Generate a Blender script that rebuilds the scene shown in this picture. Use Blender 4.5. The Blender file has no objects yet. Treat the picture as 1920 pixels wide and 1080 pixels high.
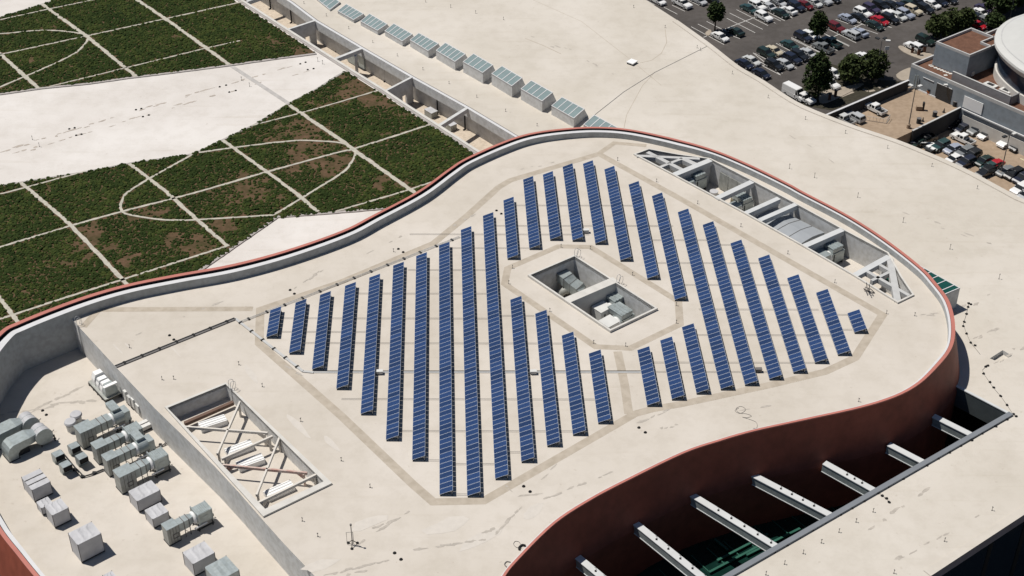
import bpy, bmesh, math, random
from mathutils import Vector, Matrix, noise
from mathutils.geometry import tessellate_polygon
R = math.radians
C = bpy.context.scene
COL = C.collection
rng = random.Random(7)

# ------------------------------------------------------------------ camera
CAM_H, PITCH, FPX = 140.0, R(36.0), 2750.0
cd = bpy.data.cameras.new('camera'); cam = bpy.data.objects.new('camera', cd); COL.objects.link(cam)
cam.location = (0, 0, CAM_H); cam.rotation_euler = (R(90) - PITCH, 0, 0)
cd.sensor_width = 36.0; cd.lens = 36.0 * FPX / 1920.0; cd.clip_end = 5000; cd.clip_start = 1
C.camera = cam

def ray(px, py):
    u = (px - 960) / FPX; v = (540 - py) / FPX
    return Vector((u, math.cos(PITCH) + v * math.sin(PITCH), -math.sin(PITCH) + v * math.cos(PITCH)))
def P(px, py, z=0.0):
    """where the sight line of a photo pixel meets the level z"""
    d = ray(px, py); t = (z - CAM_H) / d.z
    return Vector((d.x * t, d.y * t, z))
def top_z(base, px, py):
    d = ray(px, py)
    return CAM_H + d.z / d.y * base.y
def pts(l, z=0.0): return [P(x, y, z) for x, y in l]

# levels (metres, the solar roof is 0)
ZR, ZY, ZT = -6.5, -5.8, -12.2         # lower roofs, mechanical yard, service trench
ZA, ZD, ZL, ZG = -15.0, -16.0, -20.0, -26.0   # asphalt lot, upper deck, lower lot, ground

# ------------------------------------------------------------------ materials
def lin(c):
    return tuple((x / 12.92 if x <= .04045 else ((x + .055) / 1.055) ** 2.4) for x in (v / 255 for v in c))
MATS = {}
def mat(name, col, rough=.8, metal=0.0, var=.12, scale=.6, col2=None, bump=0.0, spec=.3, scale2=None):
    """a surface whose colour wanders between two tones with noise in world space"""
    if name in MATS: return MATS[name]
    m = bpy.data.materials.new(name); m.use_nodes = True
    n = m.node_tree.nodes; l = m.node_tree.links; b = n['Principled BSDF']
    b.inputs['Roughness'].default_value = rough; b.inputs['Metallic'].default_value = metal
    b.inputs['Specular IOR Level'].default_value = spec
    g = n.new('ShaderNodeNewGeometry'); t = n.new('ShaderNodeTexNoise')
    t.inputs['Scale'].default_value = scale; t.inputs['Detail'].default_value = 6; t.inputs['Roughness'].default_value = .6
    l.new(g.outputs['Position'], t.inputs['Vector'])
    r = n.new('ShaderNodeValToRGB')
    c2 = col2 if col2 else tuple(x * (1 - var * 2) for x in col)
    r.color_ramp.elements[0].position = .3; r.color_ramp.elements[1].position = .7
    r.color_ramp.elements[0].color = (*c2, 1); r.color_ramp.elements[1].color = (*col, 1)
    l.new(t.outputs['Fac'], r.inputs['Fac'])
    out = r.outputs['Color']
    if scale2:
        t2 = n.new('ShaderNodeTexNoise'); t2.inputs['Scale'].default_value = scale2; t2.inputs['Detail'].default_value = 4
        l.new(g.outputs['Position'], t2.inputs['Vector'])
        mx = n.new('ShaderNodeMix'); mx.data_type = 'RGBA'; mx.blend_type = 'MULTIPLY'; mx.inputs['Factor'].default_value = 1
        r2 = n.new('ShaderNodeValToRGB'); r2.color_ramp.elements[0].position = .35; r2.color_ramp.elements[1].position = .6
        r2.color_ramp.elements[0].color = (.86, .85, .83, 1); r2.color_ramp.elements[1].color = (1, 1, 1, 1)
        l.new(t2.outputs['Fac'], r2.inputs['Fac']); l.new(out, mx.inputs['A']); l.new(r2.outputs['Color'], mx.inputs['B'])
        out = mx.outputs['Result']
    l.new(out, b.inputs['Base Color'])
    if bump:
        bp = n.new('ShaderNodeBump'); bp.inputs['Strength'].default_value = bump; bp.inputs['Distance'].default_value = .1
        l.new(t.outputs['Fac'], bp.inputs['Height']); l.new(bp.outputs['Normal'], b.inputs['Normal'])
    MATS[name] = m
    return m

def roof_mat(name, tones, streak=.5):
    """coated roofing: broad patches, fine grain, faint seams along the roof and a few darker washes"""
    m = bpy.data.materials.new(name); m.use_nodes = True
    n = m.node_tree.nodes; l = m.node_tree.links; b = n['Principled BSDF']
    b.inputs['Roughness'].default_value = .85; b.inputs['Specular IOR Level'].default_value = .2
    g = n.new('ShaderNodeNewGeometry')
    def noi(scale, det=5, vec=None, rough=.6):
        t = n.new('ShaderNodeTexNoise'); t.inputs['Scale'].default_value = scale; t.inputs['Detail'].default_value = det
        t.inputs['Roughness'].default_value = rough
        l.new(vec if vec else g.outputs['Position'], t.inputs['Vector']); return t
    def ramp(src, p0, p1, c0, c1):
        r = n.new('ShaderNodeValToRGB'); e = r.color_ramp.elements
        e[0].position, e[1].position = p0, p1; e[0].color, e[1].color = (*c0, 1), (*c1, 1)
        l.new(src, r.inputs['Fac']); return r.outputs['Color']
    def mul(a, bb, f=1.0):
        x = n.new('ShaderNodeMix'); x.data_type = 'RGBA'; x.blend_type = 'MULTIPLY'; x.inputs['Factor'].default_value = f
        l.new(a, x.inputs['A']); l.new(bb, x.inputs['B']); return x.outputs['Result']
    big = ramp(noi(.045, 3).outputs['Fac'], .38, .64, tones[0], tones[1])
    mid = ramp(noi(.35, 6, rough=.7).outputs['Fac'], .36, .55, (.935, .93, .92), (1, 1, 1))
    mp = n.new('ShaderNodeMapping'); mp.inputs['Rotation'].default_value = (0, 0, R(38)); mp.inputs['Scale'].default_value = (.06, .9, 1)
    l.new(g.outputs['Position'], mp.inputs['Vector'])
    st = ramp(noi(.8, 4, mp.outputs['Vector']).outputs['Fac'], .30, .42, (.93, .92, .90), (1, 1, 1))
    spot = ramp(noi(1.1, 3, rough=.5).outputs['Fac'], .26, .31, (.87, .85, .83), (1, 1, 1))
    c = mul(mul(mul(big, mid), st, streak), spot, .8)
    l.new(c, b.inputs['Base Color'])
    bp = n.new('ShaderNodeBump'); bp.inputs['Strength'].default_value = .15; bp.inputs['Distance'].default_value = .12
    l.new(noi(.5, 6).outputs['Fac'], bp.inputs['Height']); l.new(bp.outputs['Normal'], b.inputs['Normal'])
    MATS[name] = m
    return m

M = {}
M['roof'] = roof_mat('cream_roof', [(.515, .47, .41), (.575, .53, .475)])
M['roof2'] = roof_mat('pale_roof', [(.515, .475, .415), (.57, .53, .475)], .7)
M['white_roof'] = roof_mat('white_membrane', [(.575, .54, .505), (.645, .615, .585)], .9)
M['band'] = mat('tan_walkway', (.455, .40, .33), .9, var=.05, scale=.35, scale2=.8)
M['stain'] = mat('roof_stain', (.455, .415, .365), .9, var=.12, scale=1.5)
M['patch'] = mat('roof_patch', (.575, .533, .48), .8, var=.05, scale=1)
M['wall'] = mat('grey_wall_paint', (.61, .615, .61), .75, var=.06, scale=.3, scale2=1.2)
M['inner_wall'] = mat('parapet_shade_grey', (.40, .415, .42), .75, var=.06, scale=.3, scale2=1.2)  # darker copy of the grey wall paint, shade put into its colour
M['wall_cool'] = mat('blue_grey_panel', (.27, .31, .345), .6, var=.06, scale=.25, scale2=.9)
M['cap_white'] = mat('white_coping', (.60, .60, .605), .6, var=.05, scale=.5)
M['kerb'] = mat('pale_kerb', (.60, .58, .54), .7, var=.08, scale=.7)
M['red'] = mat('terracotta_cladding', (.29, .076, .046), .6, var=.15, scale=.25, scale2=.7)
M['redcap'] = mat('salmon_coping', (.47, .175, .14), .55, var=.08, scale=.3)
M['dark'] = mat('dark_metal', (.035, .037, .04), .6)
M['black'] = mat('black_rubber', (.014, .014, .015), .8)
M['steel'] = mat('painted_steel', (.50, .50, .49), .6, var=.08, scale=.8)
M['beam'] = mat('pale_beam', (.56, .57, .57), .6, var=.06, scale=.6)
M['rail'] = mat('blue_grey_rail', (.20, .215, .235), .45, var=.06, scale=.5)
M['galv'] = mat('galvanised_sheet', (.40, .45, .455), .42, .35, var=.10, scale=.7, scale2=2)
M['galv_side'] = mat('stained_galvanised', (.40, .41, .385), .6, .1, var=.14, scale=.9, scale2=1.6)
M['jacket'] = mat('insulation_jacket', (.50, .50, .515), .55, var=.10, scale=.8, bump=.3)
M['whitepaint'] = mat('white_paint', (.80, .80, .79), .5, var=.03)
M['offwhite'] = mat('off_white_panel', (.62, .62, .60), .5, var=.05)
M['tangravel'] = mat('dry_gravel', (.17, .085, .055), .95, var=.2, scale=.8, scale2=3)
M['asphalt'] = mat('asphalt', (.096, .086, .080), .9, var=.2, scale=.09, scale2=.9)
M['deck'] = mat('tan_concrete', (.36, .272, .195), .9, var=.09, scale=.12, scale2=1.0)
M['paving'] = mat('sand_paving', (.36, .31, .25), .9, var=.1, scale=.6)
M['ground'] = mat('ground_soil', (.12, .105, .085), .95, var=.2, scale=.05)
M['line'] = mat('road_paint', (.66, .65, .62), .8, var=.08, scale=1)
M['path'] = mat('rubble_path', (.50, .47, .40), .9, var=.16, scale=1.3)
M['edging'] = mat('grey_edging', (.40, .37, .35), .85, var=.12, scale=1)
M['trunk'] = mat('bark', (.10, .075, .055), .9)
M['glassgreen'] = mat('green_glass', (.006, .028, .022), .12, var=.2, scale=.5, spec=.6)
M['glassdark'] = mat('dark_glass', (.012, .02, .03), .08, spec=.6)
M['skyglass'] = mat('skylight_glass', (.23, .295, .295), .25, var=.07, scale=.25, spec=.5)
M['skyglass2'] = mat('green_skylight_glass', (.012, .075, .062), .25, var=.1, scale=.3, spec=.5)
M['orange'] = mat('orange_paint', (.55, .16, .03), .6)
M['tyre'] = mat('tyre', (.02, .02, .02), .85)
M['lamp'] = mat('headlamp', (.75, .75, .75), .15)

M['steel_dark'] = mat('weathered_pipe', (.16, .15, .145), .6)
def soil_mat():
    m = bpy.data.materials.new('sedum_soil'); m.use_nodes = True
    n = m.node_tree.nodes; l = m.node_tree.links; b = n['Principled BSDF']; b.inputs['Roughness'].default_value = .95
    b.inputs['Specular IOR Level'].default_value = .1
    at = n.new('ShaderNodeAttribute'); at.attribute_name = 'Col'
    g = n.new('ShaderNodeNewGeometry'); t = n.new('ShaderNodeTexNoise'); t.inputs['Scale'].default_value = 1.1; t.inputs['Detail'].default_value = 8
    t.inputs['Roughness'].default_value = .75
    l.new(g.outputs['Position'], t.inputs['Vector'])
    r = n.new('ShaderNodeValToRGB'); r.color_ramp.elements[0].position = .3; r.color_ramp.elements[1].position = .72
    r.color_ramp.elements[0].color = (.45, .45, .45, 1); r.color_ramp.elements[1].color = (1.45, 1.45, 1.45, 1)
    l.new(t.outputs['Fac'], r.inputs['Fac'])
    x = n.new('ShaderNodeMix'); x.data_type = 'RGBA'; x.blend_type = 'MULTIPLY'; x.inputs['Factor'].default_value = 1
    l.new(at.outputs['Color'], x.inputs['A']); l.new(r.outputs['Color'], x.inputs['B']); l.new(x.outputs['Result'], b.inputs['Base Color'])
    return m
M['soil'] = soil_mat()
M['sedum'] = mat('sedum_leaves', (.034, .050, .012), .9, col2=(.014, .026, .006), scale=.7, spec=.1)
M['leaf'] = mat('tree_leaves', (.046, .066, .022), .85, col2=(.018, .031, .011), scale=.9, spec=.12)
M['leaf2'] = mat('bush_leaves', (.060, .076, .026), .85, col2=(.026, .038, .014), scale=.8, spec=.12)

def panel_mat():
    """blue polycrystalline cells: a grid of cells with faint silver gaps, in the panel's own space"""
    m = bpy.data.materials.new('solar_cells'); m.use_nodes = True
    n = m.node_tree.nodes; l = m.node_tree.links; b = n['Principled BSDF']
    tc = n.new('ShaderNodeTexCoord'); br = n.new('ShaderNodeTexBrick')
    br.offset = 0; br.inputs['Scale'].default_value = 1; br.inputs['Brick Width'].default_value = .16; br.inputs['Row Height'].default_value = .16
    br.inputs['Mortar Size'].default_value = .006; br.inputs['Color1'].default_value = (.010, .031, .098, 1); br.inputs['Color2'].default_value = (.013, .038, .115, 1)
    br.inputs['Mortar'].default_value = (.05, .075, .16, 1)
    l.new(tc.outputs['Object'], br.inputs['Vector'])
    oi = n.new('ShaderNodeObjectInfo'); mr = n.new('ShaderNodeMapRange'); mr.inputs['To Min'].default_value = .78; mr.inputs['To Max'].default_value = 1.2
    l.new(oi.outputs['Random'], mr.inputs['Value'])
    hs = n.new('ShaderNodeHueSaturation'); l.new(mr.outputs['Result'], hs.inputs['Value']); l.new(br.outputs['Color'], hs.inputs['Color'])
    l.new(hs.outputs['Color'], b.inputs['Base Color']); b.inputs['Roughness'].default_value = .3; b.inputs['Specular IOR Level'].default_value = .35
    return m
M['cells'] = panel_mat()
M['alu'] = mat('aluminium_frame', (.46, .50, .56), .5, .1, var=.03)

def paint(name, col, rough=.3):
    m = bpy.data.materials.new(name); m.use_nodes = True; b = m.node_tree.nodes['Principled BSDF']
    b.inputs['Base Color'].default_value = (*col, 1); b.inputs['Roughness'].default_value = rough
    b.inputs['Coat Weight'].default_value = .5; b.inputs['Coat Roughness'].default_value = .1
    n = m.node_tree.nodes; l = m.node_tree.links
    g = n.new('ShaderNodeNewGeometry'); t = n.new('ShaderNodeTexNoise'); t.inputs['Scale'].default_value = 2
    l.new(g.outputs['Position'], t.inputs['Vector'])
    mr = n.new('ShaderNodeMapRange'); mr.inputs['To Min'].default_value = rough - .08; mr.inputs['To Max'].default_value = rough + .15
    l.new(t.outputs['Fac'], mr.inputs['Value']); l.new(mr.outputs['Result'], b.inputs['Roughness'])
    return m

# ------------------------------------------------------------------ mesh builder
class MB:
    def __init__(s): s.v = []; s.f = []; s.m = []
    def add(s, vs, fs, mi=0):
        k = len(s.v); s.v += [Vector(q) for q in vs]
        for f in fs: s.f.append(tuple(i + k for i in f)); s.m.append(mi)
        return s
    def para(s, o, a, b, c, mi=0):
        o, a, b, c = Vector(o), Vector(a), Vector(b), Vector(c)
        vs = [o, o + a, o + a + b, o + b]; vs += [q + c for q in vs]
        return s.add(vs, [(0, 3, 2, 1), (4, 5, 6, 7), (0, 1, 5, 4), (1, 2, 6, 5), (2, 3, 7, 6), (3, 0, 4, 7)], mi)
    def box(s, x0, x1, y0, y1, z0, z1, mi=0):
        return s.para((x0, y0, z0), (x1 - x0, 0, 0), (0, y1 - y0, 0), (0, 0, z1 - z0), mi)
    def prism(s, poly, z0, z1, mi=0, side=None):
        n = len(poly); vs = [(p[0], p[1], z0) for p in poly] + [(p[0], p[1], z1) for p in poly]
        tri = tessellate_polygon([[Vector((p[0], p[1], 0)) for p in poly]])
        s.add(vs, [tuple(t) for t in tri] + [tuple(n + i for i in t) for t in tri], mi)
        k = len(s.v) - 2 * n
        for i in range(n):
            j = (i + 1) % n; s.f.append((k + i, k + j, k + n + j, k + n + i)); s.m.append(mi if side is None else side)
        return s
    def sheet(s, loops, z, mi=0):
        lp = [[Vector((p[0], p[1], 0)) for p in q] for q in loops]
        flat = [q for lo in lp for q in lo]
        return s.add([(q.x, q.y, z) for q in flat], [tuple(t) for t in tessellate_polygon(lp)], mi)
    def bar(s, a, b, w, h, mi=0, drop=True):
        """a rectangular bar from a to b; its top runs through a and b when drop is set"""
        a, b = Vector(a), Vector(b); d = (b - a).normalized(); n = d.cross(Vector((0, 0, 1)))
        if n.length < 1e-4: n = Vector((1, 0, 0))
        n = n.normalized() * w / 2; u = n.cross(d).normalized() * h
        o = a - n
        if u.z < 0: u = -u
        if drop: o = o - u
        else: o = o - u / 2
        return s.para(o, b - a, n * 2, u, mi)
    def tube(s, path, r, n=6, mi=0, cap=True):
        path = [Vector(p) for p in path]; k0 = len(s.v); k = len(path)
        for i, p in enumerate(path):
            d = (path[min(i + 1, k - 1)] - path[max(i - 1, 0)]).normalized()
            a = d.cross(Vector((0, 0, 1)))
            if a.length < 1e-3: a = d.cross(Vector((1, 0, 0)))
            a.normalize(); b = d.cross(a)
            rr = r[i] if isinstance(r, (list, tuple)) else r
            s.v += [p + (a * math.cos(t) + b * math.sin(t)) * rr for t in (2 * math.pi * j / n for j in range(n))]
        for i in range(k - 1):
            for j in range(n):
                s.f.append((k0 + i * n + j, k0 + i * n + (j + 1) % n, k0 + (i + 1) * n + (j + 1) % n, k0 + (i + 1) * n + j)); s.m.append(mi)
        if cap:
            s.f.append(tuple(k0 + j for j in range(n))); s.m.append(mi)
            s.f.append(tuple(k0 + (k - 1) * n + j for j in range(n))); s.m.append(mi)
        return s
    def cyl(s, c, r, axis, n=20, mi=0, r2=None):
        c = Vector(c); axis = Vector(axis)
        return s.tube([c, c + axis], [r, r if r2 is None else r2], n, mi)
    def build(s, name, mats, parent=None, smooth=False, local=False):
        if not isinstance(mats, (list, tuple)): mats = [mats]
        off = Vector()
        if not local:
            q = parent
            while q is not None: off += q.location; q = q.parent
        me = bpy.data.meshes.new(name); me.from_pydata([tuple(q - off) for q in s.v], [], s.f)
        for mm in mats: me.materials.append(mm)
        if len(mats) > 1: me.polygons.foreach_set('material_index', s.m)
        bm = bmesh.new(); bm.from_mesh(me); bmesh.ops.recalc_face_normals(bm, faces=bm.faces); bm.to_mesh(me); bm.free()
        if smooth: me.polygons.foreach_set('use_smooth', [True] * len(me.polygons))
        me.update()
        o = bpy.data.objects.new(name, me); COL.objects.link(o)
        if parent is not None: o.parent = parent
        return o

def tag(o, label=None, cat=None, group=None, kind=None):
    if label: o['label'] = label
    if cat: o['category'] = cat
    if group: o['group'] = group
    if kind: o['kind'] = kind
    return o
def thing(name, label, cat, loc=(0, 0, 0), rz=0.0, group=None):
    o = bpy.data.objects.new(name, None); COL.objects.link(o); o.location = loc; o.rotation_euler = (0, 0, rz)
    o.empty_display_size = .5
    return tag(o, label, cat, group)
def copy_tree(o, parent=None, names=None):
    c = o.copy(); COL.objects.link(c); c.parent = parent
    for ch in list(o.children): copy_tree(ch, c)
    return c

def smooth_loop(p, vals, sub=4, closed=True):
    """Catmull-Rom through points and their attached values"""
    n = len(p); out = []; ov = []
    for i in range(n if closed else n - 1):
        def g(a, j): return a[j % n] if closed else a[max(0, min(n - 1, j))]
        for k in range(sub):
            t = k / sub
            w = (-.5 * t ** 3 + t * t - .5 * t, 1.5 * t ** 3 - 2.5 * t * t + 1, -1.5 * t ** 3 + 2 * t * t + .5 * t, .5 * t ** 3 - .5 * t * t)
            q = Vector()
            for j in range(4): q += g(p, i - 1 + j) * w[j]
            out.append(q); ov.append([a * (1 - t) + b * t for a, b in zip(g(vals, i), g(vals, i + 1))])
    if not closed: out.append(p[-1]); ov.append(vals[-1])
    return out, ov
def ribbon(mb, path, w, mi=0, z=None, jag=0.0, step=None, th=0.0, closed=False):
    """a flat strip of width w along a path, mitred; jag roughens its edges"""
    path = [Vector(q) for q in path]
    if step:
        q2 = []
        for i in range(len(path) - 1):
            k = max(1, int((path[i + 1] - path[i]).length / step))
            q2 += [path[i].lerp(path[i + 1], j / k) for j in range(k)]
        path = q2 + [path[-1]]
    n = len(path); L = []; Rr = []
    for i, p in enumerate(path):
        a = path[(i - 1) % n] if (i > 0 or closed) else None
        b = path[(i + 1) % n] if (i < n - 1 or closed) else None
        d1 = (p - a).normalized() if a is not None else (b - p).normalized()
        d2 = (b - p).normalized() if b is not None else d1
        n1 = Vector((-d1.y, d1.x, 0)); n2 = Vector((-d2.y, d2.x, 0)); m = (n1 + n2)
        m = m.normalized() if m.length > 1e-4 else n1
        s = w / 2 / max(.45, m.dot(n1))
        j1 = 1 + jag * rng.uniform(-1, 1); j2 = 1 + jag * rng.uniform(-1, 1)
        zz = p.z if z is None else z
        L.append(Vector((p.x, p.y, zz)) + m * s * j1); Rr.append(Vector((p.x, p.y, zz)) - m * s * j2)
    vs = L + Rr; m_ = n if closed else n - 1
    fs = [(i, (i + 1) % n, n + (i + 1) % n, n + i) for i in range(m_)]
    if th:
        vs = vs + [q - Vector((0, 0, th)) for q in vs]
        fs += [(i, (i + 1) % n, 2 * n + (i + 1) % n, 2 * n + i) for i in range(m_)] + [(n + i, n + (i + 1) % n, 3 * n + (i + 1) % n, 3 * n + i) for i in range(m_)]
    mb.add(vs, fs, mi)
    return mb
def inside(poly, x, y):
    c = False; j = len(poly) - 1
    for i in range(len(poly)):
        a, b = poly[i], poly[j]
        if (a[1] > y) != (b[1] > y) and x < (b[0] - a[0]) * (y - a[1]) / (b[1] - a[1]) + a[0]: c = not c
        j = i
    return c
# ================================================================== the hall
HALL = thing('exhibition_hall', 'huge pale roofed hall with a raised guitar-shaped terracotta block carrying solar panels', 'hall', P(960, 560, 0))

# outline of the raised block: pixel, then (coping height, red width, gap width, white width, wall slope)
OUT = [((0, 622), (1.7, 0.71, 0.73, 1.01, 0)), ((35, 603), (1.7, 0.71, 0.73, 1.01, 0)), ((107, 574), (1.7, 0.71, 0.73, 1.01, 0)), ((173, 551), (1.7, 0.71, 0.73, 0.94, 0)),
       ((243, 532), (1.65, 0.66, 0.73, 0.9, 0)), ((333, 514), (1.65, 0.66, 0.73, 0.86, 0)), ((433, 496), (1.65, 0.62, 0.73, 0.86, 0)), ((533, 470), (1.6, 0.57, 0.73, 0.82, 0)),
       ((640, 433), (1.6, 0.52, 0.68, 0.78, 0)), ((700, 403), (1.55, 0.47, 0.68, 0.74, 0)), ((783, 359), (1.5, 0.47, 0.68, 0.7, 0)), ((840, 318), (1.4, 0.47, 0.68, 0.66, 0)),
       ((873, 297), (1.35, 0.47, 0.68, 0.62, 0)), ((940, 267), (1.3, .5, .65, .75, 0)), ((993, 250), (1.3, .5, .65, .75, 0)), ((1057, 241), (1.25, .5, .6, .75, 0)),
       ((1123, 238), (1.2, .5, .6, .75, 0)), ((1190, 244), (1.2, .5, .55, .75, 0)), ((1280, 264), (1.15, .5, .5, .75, 0)), ((1347, 284), (1.25, .45, .42, .5, 0)),
       ((1413, 312), (1.25, .42, .4, .45, 0)), ((1480, 345), (1.25, .4, .36, .42, 0)), ((1507, 360), (1.25, .4, .34, .4, 0)), ((1580, 398), (1.25, .4, .3, .4, .02)),
       ((1630, 428), (1.25, .42, .26, .4, .05)), ((1680, 463), (1.2, .44, .2, .4, .1)), ((1730, 503), (1.2, .48, .14, .4, .15)), ((1753, 528), (1.15, .5, .1, .4, .18)),
       ((1777, 560), (1.1, .52, .06, .4, .22)), ((1788, 593), (1.0, .52, .05, .38, .26)), ((1790, 627), (.9, .5, .05, .35, .28)), ((1783, 654), (.75, .45, .05, .3, .28)),
       ((1763, 681), (.55, .45, .05, .35, .26)), ((1725, 718), (.4, .38, .04, .2, .26)), ((1680, 743), (.32, .34, .04, .14, .26)), ((1613, 764), (.3, .32, .04, .12, .26)),
       ((1513, 786), (.28, .3, .04, .12, .26)), ((1413, 808), (.28, .3, .04, .12, .26)), ((1347, 827), (.28, .3, .04, .12, .26)), ((1280, 850), (.28, .3, .04, .12, .26)),
       ((1173, 902), (.28, .3, .04, .12, .26)), ((1107, 937), (.28, .3, .04, .12, .26)), ((1040, 981), (.28, .3, .04, .12, .26)), ((973, 1047), (.28, .3, .04, .12, .26)),
       ((945, 1082), (.28, .3, .04, .12, .26)), ((915, 1140), (.28, .3, .04, .12, .26)), ((860, 1230), (.3, .3, .05, .2, .05)), ((740, 1310), (.5, .4, .1, .4, .1)),
       ((560, 1350), (.5, .4, .1, .5, .15)), ((380, 1320), (.5, .45, .1, .6, .2)), ((230, 1240), (.5, .5, .1, .8, .25)), ((130, 1155), (.5, .5, .1, .5, .28)),
       ((63, 1078), (.5, .5, .1, .5, .28)), ((30, 1037), (.5, .5, .1, .55, .28)), ((0, 999), (.5, .5, .1, .6, .28)), ((-45, 925), (.9, .5, .2, .7, .25)),
       ((-75, 840), (1.3, .6, .4, 1.2, .2)), ((-72, 760), (1.6, .7, .6, 1.3, .1)), ((-45, 675), (1.7, .75, .75, 1.3, .05))]
ZCAP_LEFT = 0
op = [P(p[0], p[1], v[0]) for p, v in OUT]
oval = [list(v) for _, v in OUT]
# along the low side of the yard the coping drops nearly to the yard floor
for i, (p, v) in enumerate(OUT):
    x, y = p
    if x < 300 and y > 900:
        k = ZY + .9 if x > -10 else ZY + .9 + (1.7 - ZY - .9) * min(1, max(0, (925 - y) / 200 + .15))
        op[i] = P(x, y, k); oval[i][0] = k
    elif x < -40:
        k = {925: ZY + 2.2, 840: -1.2, 760: .9, 675: 1.6}.get(y, v[0]); op[i] = P(x, y, k); oval[i][0] = k
    elif y > 1300 or (x < 760 and y > 1200):
        k = ZY + .9; op[i] = P(x, y, k); oval[i][0] = k
op, oval = smooth_loop(op, oval, 5)
NO = len(op)
onr = []
for i in range(NO):
    d = op[(i + 1) % NO] - op[i - 1]; d.z = 0; d.normalize(); onr.append(Vector((-d.y, d.x, 0)))   # outward for a clockwise loop
yard_edge_px = [(129, 596), (217, 688), (290, 765.5), (402, 874), (449.4, 925), (491, 973), (532, 1019), (572, 1061), (590, 1080), (760, 1262)]
def off(i, d, z):
    q = op[i] - onr[i] * d; return Vector((q.x, q.y, z))
red, cope, par = MB(), MB(), MB()
def strip(mb, A, B, mi=0):
    n = len(A); mb.add(A + B, [(i, (i + 1) % n, n + (i + 1) % n, n + i) for i in range(n)], mi)
h = [v[0] for v in oval]; ZB = -26.5
w1 = [v[1] for v in oval]; w2 = [v[1] + v[2] for v in oval]; w3 = [v[1] + v[2] + v[3] for v in oval]
mid_z = [a - .05 for a in h]
rows_out = []
for t in (0, .1, .2, .3, .45, .7, 1):
    rows_out.append([off(i, -oval[i][4] * min(8.0, (h[i] - ZB) * t), h[i] + (ZB - h[i]) * t) for i in range(NO)])
for a, b in zip(rows_out, rows_out[1:]): strip(red, b, a)
strip(cope, [off(i, -.06, h[i] - .28) for i in range(NO)], [off(i, -.06, h[i] + .004) for i in range(NO)])
strip(cope, [off(i, -.06, h[i] + .004) for i in range(NO)], [off(i, w1[i], h[i] + .004) for i in range(NO)])
strip(cope, [off(i, w1[i], h[i] + .004) for i in range(NO)], [off(i, w1[i], h[i] - .25) for i in range(NO)])
gd = [min(.6, .18 + v[2] * .6) for v in oval]
strip(par, [off(i, w1[i] + .01, h[i] - .2) for i in range(NO)], [off(i, w1[i] + .01, h[i] - gd[i]) for i in range(NO)], 1)  # groove faces take a near-black colour in place of the gap's shade
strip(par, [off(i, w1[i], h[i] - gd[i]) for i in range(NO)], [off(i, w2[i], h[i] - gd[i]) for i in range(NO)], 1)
wz = [a - .08 for a in h]
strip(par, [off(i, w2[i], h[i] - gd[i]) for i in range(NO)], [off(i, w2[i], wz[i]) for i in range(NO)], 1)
strip(par, [off(i, w2[i], wz[i]) for i in range(NO)], [off(i, w3[i], wz[i]) for i in range(NO)], 2)
strip(par, [off(i, w3[i], wz[i]) for i in range(NO)], [off(i, w3[i] + .02, ZY - .3) for i in range(NO)], 0)
red.build('terracotta_wall', M['red'], HALL, True)
cope.build('terracotta_coping', M['redcap'], HALL)
par.build('parapet', [M['inner_wall'], M['dark'], M['cap_white']], HALL)

inner = [off(i, w3[i] - .05, 0) for i in range(NO)]
# split the inner outline along the yard edge
ye = pts(yard_edge_px, 0)
ydir = (ye[5] - ye[0]).normalized(); ynor = Vector((ydir.y, -ydir.x, 0))
if ynor.x > 0: ynor = -ynor
def yside(q):    # positive on the yard side
    # ye is nearly straight
    return (Vector((q.x, q.y, 0)) - ye[0]).dot(ynor)
roof_side = [q for q in inner if yside(q) <= 0]
yard_side = [q for q in inner if yside(q) > -.5]
def order(l):    # rotate the list so it starts after the largest gap
    k = max(range(len(l)), key=lambda i: (l[i] - l[i - 1]).length); return l[k:] + l[:k]
roof_side = order(roof_side); yard_side = order(yard_side)

PIT = pts([(989.3, 519.3), (1077.3, 481.7), (1233.3, 581.7), (1144, 624.3)])
pu = (PIT[2] - PIT[1]).normalized(); pv = Vector((-pu.y, pu.x, 0))     # pu: long side, pv: toward upper-left... normalised below
def inset(poly, d):
    c = sum((Vector(q) for q in poly), Vector()) / len(poly); n = len(poly); out = []
    for i in range(n):
        a, p, b = poly[i - 1], poly[i], poly[(i + 1) % n]
        d1 = (p - a).normalized(); d2 = (b - p).normalized(); n1 = Vector((-d1.y, d1.x, 0)); n2 = Vector((-d2.y, d2.x, 0))
        if n1.dot(c - p) < 0 and n2.dot(c - p) < 0: n1, n2 = -n1, -n2
        m = (n1 + n2).normalized(); out.append(p + m * d / max(.3, m.dot(n1)))
    return out
PIT_IN = inset(PIT, .32)
dv0 = P(1053, 565); dv1 = P(1151, 528)
STRIP = pts([(1187.5, 291), (1216, 280.6), (1272, 291), (1332, 299), (1412, 340.5), (1491, 382), (1577, 429), (1666, 476), (1691, 521), (1714, 555), (1683, 570), (1600, 518.5), (1500, 460.6), (1385, 396), (1261, 329.5)])
STRIP_IN = inset(STRIP, .3)
TR = pts([(309, 765.5), (424, 719.5), (623, 908.5), (494, 971)])
TR_IN = pts([(314.5, 767.5), (423.5, 723), (607, 905.5), (497.5, 957)])
mid = ye[1:9]
if (roof_side[-1] - ye[0]).length > (roof_side[0] - ye[0]).length: mid = mid[::-1]
ROOF_POLY = roof_side + mid
rf = MB(); rf.sheet([ROOF_POLY, PIT_IN, STRIP_IN, TR_IN], 0.0)
ROOF = rf.build('solar_roof', M['roof'], HALL)
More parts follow.
